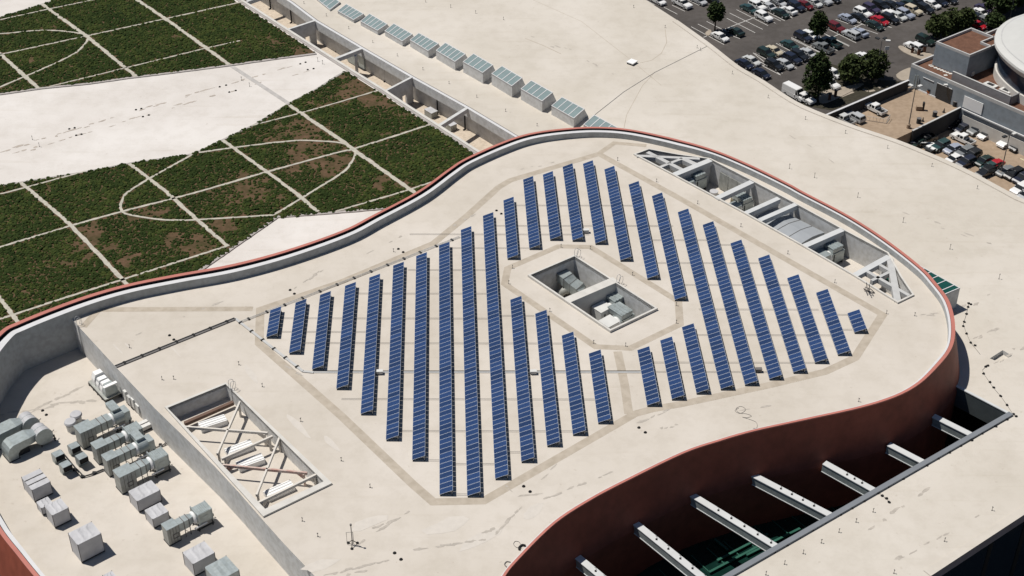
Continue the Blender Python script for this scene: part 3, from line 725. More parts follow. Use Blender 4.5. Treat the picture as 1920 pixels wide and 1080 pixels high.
def cross_wall(a, b, solid, door):
    A, Bq = P(*a, ZR), P(*b, ZR); d = (Bq - A); L = d.length; d.normalize(); m = MB(); up = Vector((0, 0, .2))
    if not solid:
        m.bar(A + up, Bq + up, .75, .9)
        if door: q = Bq - d * 1.6; m.bar(q + Vector((0, 0, -.7)), q + Vector((0, 0, ZT - ZR)), .5, 1.6, 0, False)
    else:
        s0, s1 = L * .58, L * .58 + 1.3
        m.bar(A + up, A + d * s0 + up, .5, 5.9); m.bar(A + d * s1 + up, Bq + up, .5, 5.9); m.bar(A + d * s0 + up, A + d * s1 + up, .5, 3.2)
        m.bar(A + up * 1.1, Bq + up * 1.1, .56, .1, 0)
    m.build('trench_cross_wall', M['wall'], HALL)
cross_wall((462, 4), (513, -14), False, False); cross_wall((541, 56), (590, 40), True, True); cross_wall((629, 111), (677.5, 92), False, True)
cross_wall((724, 171), (772, 146), True, True); cross_wall((824, 236), (875, 204), False, False)
for x, y in [(507.5, 17), (547, 43), (632, 97), (723, 153), (820.6, 214.5), (872, 243.5), (935.6, 266.5)]:
    q = P(x, y, ZT); m = MB(); m.tube([q, q + Vector((0, 0, 4.2))], .17, 8); m.tube([q + Vector((0, 0, .15)), q - tn * .5 + Vector((0, 0, .15))], .15, 6); m.box(q.x - .35, q.x + .35, q.y - .25, q.y + .25, ZT + 3.9, ZT + 4.3); m.build('downpipe', M['black'], HALL)

# ================================================================== green roof
m = MB(); q = NEAR[0:9] + pts([(960, 330), (880, 420), (640, 520), (300, 640), (0, 730), (-250, 760), (-420, 300), (-300, -120), (300, -110)], ZR)
m.sheet([q], ZR); WROOF = m.build('membrane_roof', M['white_roof'], HALL)
G1 = [(-90, 187), (0, 175), (77, 164), (167, 155), (253, 143), (313, 136), (430, 121), (507, 110), (591, 99), (577, 89), (533, 61), (450, 8), (405, -21), (160, -22), (100, 0), (77, 8), (0, 32), (-90, 62)]
G2 = [(-90, 366), (0, 348), (60, 338), (160, 322), (247, 305), (333, 293), (363, 288), (417, 262), (480, 232), (543, 193), (593, 167), (632, 142), (648, 133), (660, 141), (716, 176), (752, 200), (816, 241), (888, 288), (800, 400), (735, 389), (640, 397), (520, 407), (373, 508), (200, 600), (-90, 700)]
G1w = [P(x, y, ZR + .14) for x, y in G1]; G2w = [P(x, y, ZR + .14) for x, y in G2]
M['bare'] = mat('bare_soil', (.135, .082, .052), .95, col2=(.062, .052, .024), scale=.45, scale2=1.8, spec=.1)
for g in (G1w, G2w):
    m = MB(); m.prism([(q.x, q.y) for q in g], ZR + .004, ZR + .14); tag(m.build('planting_soil', M['bare']), kind='structure')
def edge_px(l, w, mname, z=.17):
    m = MB(); ribbon(m, pts(l, ZR + z), w, jag=.12, step=.8, th=.16); return m
m = MB()
for l in ([(-90, 187), (0, 176), (77, 165), (167, 156), (253, 144), (313, 137), (430, 122), (507, 111), (593, 100)], [(373, 508), (520, 406), (640, 397), (735, 389)]):
    ribbon(m, pts(l, ZR + .18), .65, jag=.15, step=.8, th=.18)
for l in ([(-90, 366), (0, 348), (60, 338), (160, 322), (247, 305), (333, 293), (363, 288), (417, 262), (480, 232), (543, 193), (593, 167), (632, 142), (648, 133)], [(-90, 62), (0, 32), (77, 8), (100, 0), (160, -22)]):
    ribbon(m, pts(l, ZR + .18), .5, jag=.15, step=.8, th=.18)
m.build('bed_edging', M['edging'], HALL)
PATHS = [([(-20, 84), (0, 101), (72, 165)], 1.05), ([(79, 8), (163, 68), (255, 143)], 1.05), ([(236, -17), (258, 0), (310, 35), (387, 90), (430, 121)], 1.05), ([(542, 197), (640, 263), (667, 283), (773, 358), (800, 378)], 1.05),
         ([(243, 307), (310, 358), (370, 412), (427, 462)], .9), ([(418, 263), (550, 358), (596, 397)], .9), ([(37, 342), (60, 360), (133, 423), (238, 533), (262, 556)], .9), ([(-40, 520), (0, 560), (40, 612)], .9),
         ([(-60, 49), (0, 37), (100, 15), (177, -1), (240, -16)], .55), ([(-60, 114), (0, 102), (163, 67), (310, 35), (437, 7), (462, 2)], .6), ([(93, 162), (240, 126), (387, 90), (450, 76)], .5),
         ([(-60, 60), (0, 63), (67, 57), (117, 58), (160, 65), (165, 72), (157, 85), (140, 100), (100, 120), (47, 143), (0, 163), (-50, 185)], .6),
         ([(-60, 376), (15, 360), (160, 321)], .5), ([(-60, 480), (0, 463), (133, 423), (227, 397), (370, 360), (497, 323), (640, 284), (667, 278), (807, 233)], .65),
         ([(473, 235), (563, 212), (640, 190), (707, 170)], .5), ([(-60, 615), (0, 598), (110, 562), (233, 523), (423, 462)], .6),
         ([(373, 286), (450, 275), (547, 264), (593, 264), (640, 268), (661, 277), (667, 286), (657, 307), (640, 325), (587, 358), (563, 373), (513, 403)], .6),
         ([(360, 290), (283, 333), (240, 360), (228, 378), (227, 393), (240, 402), (287, 410), (333, 413), (400, 410), (513, 403)], .6), ([(630, 396), (753, 360), (820, 338)], .55)]
PATHS = [(l, w * .82) for l, w in PATHS]
m = MB(); segs = []
for l, w in PATHS:
    p = pts(l, ZR + .2)
    if len(p) > 4: p, _ = smooth_loop(p, [[0]] * len(p), 4, False)
    ribbon(m, p, w, jag=.28, step=.7, th=.12, z=ZR + .2 + .002 * (PATHS.index((l, w)) % 9))
    segs += [(a, b, w * .5 + .16) for a, b in zip(p, p[1:])]
tag(m.build('garden_path', M['path']), kind='structure')
m = MB(); ribbon(m, pts([(430, 121), (543, 195)], ZR + .03), .95); m.build('faint_path_stain', mat('faint_path', (.47, .45, .43), .9), WROOF)
# dirt along the white valley
st = MB()
for a, b, n in [((0, 285), (400, 165), 34), ((0, 297), (400, 178), 30), ((420, 160), (570, 118), 10), ((430, 172), (585, 130), 9)]:
    smears(a, b, n, ZR + .014, .6, .35, 2)
st.build('dirt_stain', mat('valley_dirt', (.43, .38, .33), .9), WROOF).__setitem__('kind', 'stuff')
drains([(255, 206), (265, 204), (268, 219), (279, 216), (130, 242), (140, 240), (143, 254), (153, 252), (412, 163), (424, 160), (430, 173), (442, 170), (563, 120), (573, 117), (577, 131), (588, 129)], ZR, WROOF)
vents([(453, 151), (468, 162), (61, 262), (74, 275), (596, 115), (605, 120)], ZR, .8, WROOF)
# bucket grid for path distance
cell = 6.0; grid = {}
for s in segs:
    a, b, w = s
    for ix in range(int((min(a.x, b.x) - w) // cell), int((max(a.x, b.x) + w) // cell) + 1):
        for iy in range(int((min(a.y, b.y) - w) // cell), int((max(a.y, b.y) + w) // cell) + 1):
            grid.setdefault((ix, iy), []).append(s)
def on_path(x, y):
    for a, b, w in grid.get((int(x // cell), int(y // cell)), ()):
        dx, dy = b.x - a.x, b.y - a.y; L = dx * dx + dy * dy
        t = max(0, min(1, ((x - a.x) * dx + (y - a.y) * dy) / L)) if L else 0
        ex, ey = a.x + dx * t - x, a.y + dy * t - y
        if ex * ex + ey * ey < w * w: return True
    return False
BROWN = [(575, 92, 22, 14, .8), (535, 78, 30, 16, .45), (640, 165, 55, 30, .62), (700, 185, 40, 25, .5), (560, 255, 80, 25, .62), (620, 275, 45, 22, .6), (590, 310, 60, 28, .7), (540, 325, 50, 16, .5), (440, 350, 70, 30, .55), (345, 460, 45, 22, .8), (232, 418, 28, 16, .8),
         (172, 436, 24, 16, .85), (250, 480, 40, 22, .55), (200, 450, 60, 40, .35), (282, 398, 30, 12, .6), (410, 425, 30, 12, .6), (495, 365, 50, 18, .45), (75, 520, 45, 18, .4), (105, 495, 35, 14, .4), (50, 555, 50, 12, .35), (750, 265, 45, 25, .4), (690, 345, 60, 16, .35), (730, 205, 50, 20, .55), (390, 385, 60, 18, .4), (60, 150, 120, 20, .2)]
BW = []
for x, y, rx, ry, s in BROWN:
    q = P(x, y, ZR); BW.append((q.x, q.y, (P(x + rx, y, ZR) - q).length, (P(x, y + ry, ZR) - q).length, s))
hit = [((p.x, p.y)) for p in G1w]; hit2 = [((p.x, p.y)) for p in G2w]
m = MB(); count = 0
V, F, MI = [], [], []
for poly in (hit, hit2):
    x0, x1 = min(p[0] for p in poly), max(p[0] for p in poly); y0, y1 = min(p[1] for p in poly), max(p[1] for p in poly)
    step = .46; ny = int((y1 - y0) / step); nx = int((x1 - x0) / step)
    for iy in range(ny):
        for ix in range(nx):
            x = x0 + (ix + rng.random()) * step; y = y0 + (iy + rng.random()) * step
            if abs(x) > y * .47 + 8: continue
            if not inside(poly, x, y) or on_path(x, y): continue
            e = 0
            for bx, by, rx, ry, s in BW:
                dd_ = ((x - bx) / rx) ** 2 + ((y - by) / ry) ** 2
                if dd_ < 2.4: e = max(e, s * (1 - max(0, dd_ - .5) / 1.9))
            nz = noise.noise((x * .11, y * .11, 3)) * .55 + noise.noise((x * .42, y * .42, 8)) * .5
            if .07 + e * .72 + nz * 1.05 > .55 and rng.random() > .16: continue
            r = rng.uniform(.22, .52) * (1 - .3 * e); hh = r * rng.uniform(.35, .75); k0 = len(V); kk = 6; a0 = rng.uniform(0, 6)
            z = ZR + .14
            for k in range(kk):
                t = a0 + 2 * math.pi * k / kk; rr = r * rng.uniform(.7, 1.25); V.append((x + rr * math.cos(t), y + rr * math.sin(t), z - .02))
            for k in range(kk):
                t = a0 + .4 + 2 * math.pi * k / kk; rr = r * rng.uniform(.45, .75); V.append((x + rr * math.cos(t), y + rr * math.sin(t), z + hh * rng.uniform(.5, 1.1)))
            V.append((x + rng.uniform(-.1, .1), y + rng.uniform(-.1, .1), z + hh))
            mi = 0 if nz + rng.uniform(-.35, .35) < .12 else 1
            for k in range(kk):
                j = (k + 1) % kk
                F += [(k0 + k, k0 + j, k0 + kk + k), (k0 + j, k0 + kk + j, k0 + kk + k), (k0 + kk + k, k0 + kk + j, k0 + 2 * kk)]; MI += [mi] * 3
me = bpy.data.meshes.new('sedum_cover'); me.from_pydata(V, [], F)
M['sedum2'] = mat('sedum_leaves_bright', (.058, .072, .018), .9, col2=(.026, .040, .009), scale=.5, spec=.1)
me.materials.append(M['sedum']); me.materials.append(M['sedum2']); me.polygons.foreach_set('material_index', MI); me.update()
o = bpy.data.objects.new('sedum_ground_cover', me); COL.objects.link(o)
tag(o, 'low green sedum clumps growing over the planted roof beds', 'ground cover', kind='stuff')
print('sedum faces', len(F))

# ================================================================== ground, lots
m = MB(); m.add([(-900, -200, ZG), (900, -200, ZG), (900, 2500, ZG), (-900, 2500, ZG)], [(0, 1, 2, 3)]); tag(m.build('ground', M['ground']), kind='structure')
m = MB(); m.prism([(q.x, q.y) for q in pts([(1330, 305), (1400, 279), (1550, 217), (1706, 153), (2050, 300), (2500, 150), (2500, -330), (900, -330), (900, 60)], ZA)], ZA - .6, ZA); tag(m.build('asphalt_lot', M['asphalt']), kind='structure')
m = MB(); m.prism([(q.x, q.y) for q in pts([(1470, 330), (1470, 252), (1704, 158), (1806, 199), (1711, 246), (1660, 270)], ZD)], ZD - 5, ZD); tag(m.build('upper_deck', M['deck']), kind='structure')
m = MB(); m.add(pts([(1520, 380), (1700, 180), (1900, 190), (2300, 330), (2300, 560), (1800, 520)], ZL), [(0, 1, 2, 3, 4, 5)]); tag(m.build('lower_lot', M['deck']), kind='structure')
# wall between asphalt and deck
def wall_thing(name, label, a, b, zt, zb, th, cap=.12, m0='wall', m1='cap_white', cat='wall'):
    A, Bq = a.copy(), b.copy(); A.z = Bq.z = zt
    o = thing(name, label, cat, (A.x, A.y, zb)); m = MB(); m.bar(A, Bq, th, zt - zb); m.build('wall_face', M[m0], o)
    m = MB(); m.bar(A + Vector((0, 0, cap)), Bq + Vector((0, 0, cap)), th + .1, cap - .003); m.build('coping', M[m1], o); return o
M['darkwall'] = mat('shade_wall_drum_dark', (.045, .045, .046), .85)  # near-black colour carries the shade on the retaining faces; barrels share it
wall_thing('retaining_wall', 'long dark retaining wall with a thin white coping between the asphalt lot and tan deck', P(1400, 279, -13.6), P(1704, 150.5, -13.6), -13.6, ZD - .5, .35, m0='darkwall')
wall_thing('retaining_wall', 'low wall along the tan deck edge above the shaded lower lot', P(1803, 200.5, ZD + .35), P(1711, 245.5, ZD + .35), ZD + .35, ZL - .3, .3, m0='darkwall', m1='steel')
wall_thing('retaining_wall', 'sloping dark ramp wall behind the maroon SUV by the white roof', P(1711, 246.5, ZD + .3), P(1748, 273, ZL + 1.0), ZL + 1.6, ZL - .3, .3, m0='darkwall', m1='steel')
# stall lines
m = MB()
sd = (P(1430, 55, ZA) - P(1368, 24.4, ZA)).normalized(); sn = Vector((-sd.y, sd.x, 0))
def sline(a, b, z=ZA, w=.14):
    ribbon(m, pts([a, b], z + .006), w)
for a, b in [((1296, 50), (1357.5, 83.5)), ((1308.5, 45), (1332, 57)), ((1325, 40), (1350, 53)), ((1362.5, 34), (1416, 61.5)), ((1368, 24.4), (1430, 55)), ((1381, 18), (1440, 48)), ((1345, 50), (1367, 61)), ((1370, 66), (1387.5, 72.5)), ((1245, 13.5), (1270, 26.5)), ((1260, 9.5), (1284, 21)), ((1290, 0), (1313, 11)),
             ((1211, 0), (1227, 9)), ((1440, 22.5), (1471.5, 39)), ((1567, 36), (1646, 63.5)), ((1553, 54.5), (1605.5, 80.5)), ((1549, 65), (1592, 87)), ((1483.5, 70), (1550.5, 104.5)), ((1455, 81), (1484, 96.5)), ((1412, 99), (1463.5, 140.5)), ((1452, 16), (1486, 34)), ((1600, 40), (1672.5, 51.5)), ((1819, 14.5), (1833, 20.5)), ((1719, 75), (1744, 88)),
             ((1425, 121), (1463, 140.5)), ((1340, 70), (1370, 79)), ((1602, 68), (1632, 69)), ((1501, 110), (1521, 116.5)), ((1480, 120), (1494, 128))]:
    sline(a, b)
for a, b in [((1319, 70), (1330, 65)), ((1355, 56), (1424, 29)), ((1500, 94), (1524, 85)), ((1560, 70), (1617, 45)), ((1419, 127), (1435, 121))]:
    sline(a, b, w=.16)
# remaining double rows: one line per stall
def row_lines(a, b, n, L, z=ZA):
    A, Bq = P(*a, z), P(*b, z)
    for i in range(n + 1):
        q = A.lerp(Bq, i / n); ribbon(m, [q - sd * L + Vector((0, 0, .008)), q + sd * L + Vector((0, 0, .008))], .13)
row_lines((1424, 29), (1550, -22), 13, 5.4); row_lines((1617, 45), (1790, -24), 17, 5.4); row_lines((1435, 121), (1560, 70), 11, 5.4)
tag(m.build('parking_lines', M['line']), kind='structure')
m = MB()
for a, b in [((1764, 281), (1787, 290)), ((1831, 313), (1848, 321)), ((1861, 321), (1875, 328)), ((1881, 331), (1910, 347)), ((1899, 344), (1912, 351)), ((1913, 297), (1930, 305))]: ribbon(m, pts([a, b], ZL + .01), .35)
tag(m.build('lot_lines', mat('yellow_line', (.62, .56, .36), .8)), kind='structure')
# islands
def island(px, z, mname='kerb', hh=.15):
    m = MB(); p, _ = smooth_loop(pts(px, z), [[0]] * len(px), 3, True); m.prism([(q.x, q.y) for q in p], z - .02, z + hh); tag(m.build('traffic_island', M[mname]), kind='structure')
island([(1684, 89), (1692, 87), (1712, 97), (1740, 100), (1750, 106), (1735, 113), (1718, 109), (1695, 99)], ZA, 'paving')
island([(1680, 141), (1704, 128), (1716, 133), (1707, 147), (1692, 152)], ZA, 'paving')
island([(1322, 63), (1331, 56), (1334, 62), (1328, 68)], ZA, 'paving')
island([(1540, 174), (1575, 165), (1620, 158), (1560, 190), (1537, 193)], ZA, 'paving')
m = MB(); q = pts([(1490, 195), (1500, 165), (1560, 120), (1650, 150), (1690, 152), (1560, 207)], ZA + .03); m.add(q, [tuple(range(6))]); tag(m.build('planting_bed', mat('bed_mulch', (.05, .045, .03), .95, var=.25, scale=1)), kind='structure')
m = MB()
for a, b in [((1618, 167.5), (1628, 171)), ((1629, 171.5), (1640, 169)), ((1647, 164.5), (1653, 163)), ((1577, 181), (1600, 172))]: ribbon(m, pts([a, b], ZA + .05), .7)
tag(m.build('stepping_path', M['paving']), kind='structure')

# ================================================================== grey block with brown gravel roofs
BLK = thing('grey_block', 'grey panelled block with brown gravel roofs and a taller box beside the white oval drum', 'building', P(1760, 140, ZL))
ZLR = -10.6
F0, F1 = P(1709, 119.5, ZLR), P(1925, 213, ZLR)
fd = (F1 - F0).normalized(); fn = Vector((fd.y, -fd.x, 0))
if fn.y > 0: fn = -fn
SIDE = (P(1751, 102, ZLR) - F0).normalized()
L_ = 75.0; Dp = 34.0
c0 = F0; c1 = F0 + fd * L_; c2 = c1 + SIDE * Dp; c3 = F0 + SIDE * Dp
m = MB(); m.prism([(q.x, q.y) for q in (c0, c1, c2, c3)], ZL - .5, ZLR - .75, 0, 0); m.build('wall', M['wall_cool'], BLK)
m = MB(); ins = inset([c0, c1, c2, c3], .35); m.sheet([ins], ZLR - .74); m.build('gravel_roof', M['tangravel'], BLK)
m = MB(); cc = [c0, c1, c2, c3]
for i in range(4):
    a, b = cc[i], cc[(i + 1) % 4]; c_, d_ = ins[(i + 1) % 4], ins[i]
    m.add([Vector((q.x, q.y, z)) for z in (ZLR - .8, ZLR) for q in (a, b, c_, d_)], [(4, 5, 6, 7), (0, 1, 5, 4), (3, 2, 6, 7)])
m.build('parapet', M['steel'], BLK)
# tall box
zt = -5.6
t0, t1, t2 = P(1755.6, 77.5, zt), P(1819, 103, zt), P(1821, 51.5, zt)
e = (t1 - t0); f = (t2 - t0); t3 = t1 + f
m = MB(); m.prism([(q.x, q.y) for q in (t0, t1, t3, t2)], ZLR - .7, zt - .6); m.build('tower_wall', M['wall_cool'], BLK)
ti = inset([t0, t1, t3, t2], .3); m = MB(); m.sheet([ti], zt - .58); m.build('gravel_roof', M['tangravel'], BLK)
m = MB(); cc = [t0, t1, t3, t2]
for i in range(4):
    a, b = cc[i], cc[(i + 1) % 4]; c_, d_ = ti[(i + 1) % 4], ti[i]
    m.add([Vector((q.x, q.y, z)) for z in (zt - .62, zt) for q in (a, b, c_, d_)], [(4, 5, 6, 7), (0, 1, 5, 4), (3, 2, 6, 7)])
q = t1.lerp(t3, .62); m.bar(q + Vector((0, 0, .0)), q + (t0 - t1).normalized() * 2.8, .3, .55); q2 = q + (t0 - t1).normalized() * 2.8; m.bar(q2, q2 + (t3 - t1).normalized() * 5, .3, .55)
m.build('parapet', M['steel'], BLK)
# screen wall on the low roof
s0 = P(1787, 134, ZLR + 1.3); s1 = P(1896, 181, ZLR + 1.3); m = MB(); m.bar(s0, s1, .3, 2.0); m.bar(s1, s1 + SIDE * 5, .3, 2.0); m.build('screen_wall', mat('warm_grey_screen', (.27, .265, .27), .7), BLK)
m = MB(); m.bar(s0 + Vector((0, 0, .1)), s1 + Vector((0, 0, .1)), .36, .1); m.build('coping', M['steel'], BLK)
for x, y in [(1744.5, 123), (1751, 121), (1747, 124.5), (1754, 127.5), (1760, 130), (1765.5, 132), (1771, 134.5), (1776.5, 136.5), (1782, 138.5), (1773, 141.5)]:
    m = MB(); q = P(x, y, ZLR - .73); m.box(q.x - .38, q.x + .38, q.y - .3, q.y + .3, ZLR - .74, ZLR - .64); m.build('paver', M['kerb'], BLK)
for x, y, s, hh in [(1818, 140, .8, 1.0), (1857, 161, 1.4, .35), (1885, 175, 1.3, .8)]:
    m = MB(); q = P(x, y, ZLR - .7); m.para(q - fd * s - SIDE * s * .6, fd * 2 * s, SIDE * s * 1.2, (0, 0, hh)); m.para(q - fd * s * .5 - SIDE * s * .3 + Vector((0, 0, hh)), fd * s, SIDE * s * .6, (0, 0, .12), 1); m.build('roof_unit', [M['offwhite'], M['dark']], BLK)
# front details: gate, panel lines, white board, ledge
def on_front(px, py, dn):
    """point of the front wall seen at a pixel, pushed dn metres out of it"""
    d = ray(px, py); o = Vector((0, 0, CAM_H)); t = (c0 - o).dot(fn) / d.dot(fn); return o + d * t + fn * dn
def front_panel(name, a, b, zt_, zb_, mname, th=.06, label=None):
    A, Bq = on_front(*a, th), on_front(*b, th); m = MB(); A.z = Bq.z = zt_; m.bar(A, Bq, th, zt_ - zb_); return m.build(name, M[mname], BLK)
front_panel('roller_gate', (1757, 159), (1786, 171), ZD + 3.6, ZD + .02, 'glassdark')
front_panel('white_board', (1809, 181), (1844, 197), ZLR - 1.9, ZLR - 4.6, 'whitepaint', .12)
front_panel('wall_trim', (1758, 154), (1786, 166), ZD + 3.72, ZD + 3.62, 'whitepaint', .08)
front_panel('wall_trim', (1731, 146), (1751, 155), ZD + 3.6, ZD + 3.5, 'whitepaint', .08)
front_panel('wall_base', (1722, 160), (1756, 175), ZD + .35, ZD + .02, 'whitepaint', .08)
front_panel('wall_ledge', (1806, 200), (1930, 256), ZLR - 4.9, ZLR - 5.1, 'cap_white', .3)
front_panel('painted_lit_wall', (1806, 215), (1930, 268), ZLR - 6.4, ZL, 'kerb', .15)  # paler panel puts the sunlit lower band of the wall into the colour
m = MB(); q = on_front(1723, 140, .3); m.tube([q, Vector((q.x, q.y, ZD))], .12, 6); q = on_front(1718.5, 140, .3); m.tube([q, Vector((q.x, q.y, ZD))], .12, 6); m.build('wall_pipe', M['galv'], BLK)
m = MB(); q = on_front(1776, 158, .5); m.box(q.x - .4, q.x + .4, q.y - .3, q.y + .3, q.z - .15, q.z + .15); m.build('wall_light', M['offwhite'], BLK)

# oval drum
DR = thing('oval_drum', 'white oval drum roof over curved dark glass beside the grey block', 'building', P(1960, 110, ZL))
zd = -3.2
ovp = pts([(1995, 8), (1950, 15), (1920, 25.5), (1892, 36), (1871, 52.5), (1865, 69), (1867, 85), (1879, 102), (1899, 120), (1920, 134), (1975, 160), (2070, 180), (2160, 160), (2190, 110), (2160, 55), (2080, 15)], zd)
ovs, _ = smooth_loop(ovp, [[0]] * len(ovp), 4, True)
cen = sum(ovs, Vector()) / len(ovs)
m = MB(); n = len(ovs)
lp = [[q.lerp(cen, t) + Vector((0, 0, z)) for q in ovs] for t, z in ((.07, -2.0), (.02, -.9), (0, -.5), (.005, .0), (.06, .5), (.10, .62), (.4, 1.3), (.75, 1.7))]
for a, b in zip(lp, lp[1:]): m.add(a + b, [(i, (i + 1) % n, n + (i + 1) % n, n + i) for i in range(n)])
k0 = len(m.v); m.add(lp[-1], [tuple(range(n))])
m.build('drum_roof', mat('drum_white', (.53, .53, .51), .55, var=.03), DR, True)
m = MB(); g = [q.lerp(cen, .105) + Vector((0, 0, .66)) for q in ovs]; ribbon(m, g, .25, closed=True); m.build('roof_seam', M['steel'], DR)
m = MB(); a = [q.lerp(cen, .125) + Vector((0, 0, -1.5)) for q in ovs]; b = [Vector((q.x, q.y, ZLR + .9)) for q in a]; m.add(a + b, [(i, (i + 1) % n, n + (i + 1) % n, n + i) for i in range(n)]); m.build('curved_glass', mat('blue_dark_glass', (.03, .045, .07), .2, spec=.5), DR, True)
m = MB(); b = [Vector((q.lerp(cen, .095).x, q.lerp(cen, .095).y, ZLR + 1.2)) for q in ovs]; b2 = [Vector((q.x, q.y, ZL)) for q in b]; m.add(b + b2, [(i, (i + 1) % n, n + (i + 1) % n, n + i) for i in range(n)])
m.add(b + [Vector((q.lerp(cen, .14).x, q.lerp(cen, .14).y, ZLR + 1.2)) for q in ovs], [(i, (i + 1) % n, n + (i + 1) % n, n + i) for i in range(n)]); m.build('drum_base', M['kerb'], DR, True)
# ================================================================== solar rows
ROWS = [((507, 582.7), (499, 631.7)), ((555, 568), (541, 662)), ((600, 552), (585, 694)), ((647, 536), (630.5, 729)), ((693, 522), (675.5, 774.5)), ((738, 499.5), (722.5, 823)), ((781, 479), (772, 864.5)), ((824, 459), (823, 930)), ((864, 432), (876, 929)), ((906, 406), (927.5, 896)),
        ((943, 375), (952, 486)), ((981, 338), (992, 465)), ((1017, 327), (1032, 450)), ((1054, 314), (1074, 450)), ((1092, 308), (1117, 456)), ((1132, 319), (1164, 487)), ((1177, 346), (1215, 523)), ((1222, 369), (1265, 561)),
        ((1270, 398.5), (1352, 729)), ((1317, 423), (1397, 720)), ((1369, 457), (1443, 710)), ((1421, 484), (1488, 699)), ((1475, 520), (1529, 682)), ((1530, 550), (1571, 664)), ((1590, 588), (1601, 623)),
        ((956, 562), (978, 866)), ((1003, 590), (1026, 834)), ((1053, 631), (1074, 813)), ((1104, 663), (1121, 793)), ((1195, 658), (1213, 759)), ((1239, 640), (1258, 747)), ((1279, 614), (1305, 737))]
ORD = ['first', 'second', 'third', 'fourth', 'fifth', 'sixth', 'seventh', 'eighth', 'ninth', 'tenth', 'eleventh', 'twelfth', 'thirteenth', 'fourteenth', 'fifteenth', 'sixteenth', 'seventeenth', 'eighteenth', 'nineteenth', 'twentieth', 'twenty-first', 'twenty-second', 'twenty-third']
ZLOW = .28
dirs = [(P(*b, ZLOW) - P(*a, ZLOW)).normalized() for a, b in ROWS if b[1] - a[1] > 200]
RD = sum(dirs, Vector()).normalized()          # toward the camera
RA = math.atan2(RD.x, -RD.y)                   # rotation of the row frame: local -y runs along the row, local +x climbs the slope
print('row angle', math.degrees(RA), [round(math.degrees(math.atan2(d.x, -d.y)), 2) for d in dirs])
PW, TILT, PL = 1.98, R(22), 1.0
cx, sx = math.cos(TILT), math.sin(TILT)
def panel_mesh():
    m = MB(); g = .018; fr = .028
    def q(u, v, n): return (u * cx - n * sx, -v, u * sx + n * cx)
    a = [q(0, g, .04), q(PW, g, .04), q(PW, PL - g, .04), q(0, PL - g, .04)]; b = [q(fr, g + fr, .04), q(PW - fr, g + fr, .04), q(PW - fr, PL - g - fr, .04), q(fr, PL - g - fr, .04)]
    c = [q(0, g, 0), q(PW, g, 0), q(PW, PL - g, 0), q(0, PL - g, 0)]
    m.add(a + b, [(i, (i + 1) % 4, 4 + (i + 1) % 4, 4 + i) for i in range(4)], 1); m.add(b, [(0, 1, 2, 3)], 0)
    m.add(a + c, [(i, (i + 1) % 4, 4 + (i + 1) % 4, 4 + i) for i in range(4)], 1); m.add(c, [(0, 1, 2, 3)], 2)
    return m.build('solar_panel', [M['cells'], M['alu'], M['dark']], None, local=True)
psrc = panel_mesh(); pfirst = True
GROUPN = [('ending beside the mechanical pit', range(10, 18))]
for i, (a, b) in enumerate(ROWS):
    A, Bq = P(*a, ZLOW), P(*b, ZLOW); L = (Bq - A).length; n = max(2, round(L / PL)); midp = (A + Bq) / 2; st0 = midp - RD * (n * PL / 2)
    if i < 10: lab = f'tilted blue solar panel row, {ORD[i]} counting from the mechanical yard corner'
    elif i < 18: lab = f'tilted blue solar panel row behind the sunken pit, {ORD[i - 10]} counting from the yard side'
    elif i < 25: lab = f'tilted blue solar panel row beyond the pit, {ORD[24 - i]} counting from the far corner'
    elif i < 29: lab = f'tilted blue solar panel row in front of the pit, {ORD[i - 25]} before the walkway spur'
    else: lab = f'short tilted blue solar panel row past the walkway spur, {ORD[i - 29]} from the spur'
    o = thing('solar_array', lab, 'solar array', (st0.x, st0.y, 0), RA, 'solar panel rows on the cream roof')
    for k in range(n):
        if pfirst: p = psrc; pfirst = False
        else: p = psrc.copy(); COL.objects.link(p)
        p.parent = o; p.location = (0, -k * PL, ZLOW)
    m = MB(); T = n * PL
    for u in (.35, 1.55): m.bar((u * cx, 0, ZLOW + u * sx - .02), (u * cx, -T, ZLOW + u * sx - .02), .07, .07)
    m.bar((.1, 0, .1), (.1, -T, .1), .08, .1); m.bar((PW * cx - .1, 0, .1), (PW * cx - .1, -T, .1), .08, .1)
    m.build('mounting_rail', M['dark'], o, local=True)
    ns = max(2, int(T / 2.5) + 1); m = MB()
    for k in range(ns):
        y = -.25 - (T - .5) * k / (ns - 1)
        m.bar((.12, y, ZLOW), (.12, y, .0), .07, .07, 0, False); m.bar((PW * cx - .12, y, ZLOW + PW * sx - .08), (PW * cx - .12, y, 0), .07, .07, 0, False); m.bar((.1, y, .06), (PW * cx - .1, y, .06), .1, .06)
        m.bar((.15, y, .1), (PW * cx - .12, y, ZLOW + PW * sx - .1), .05, .05, 0, False)
    m.build('support_frame', M['steel'], o, local=True)
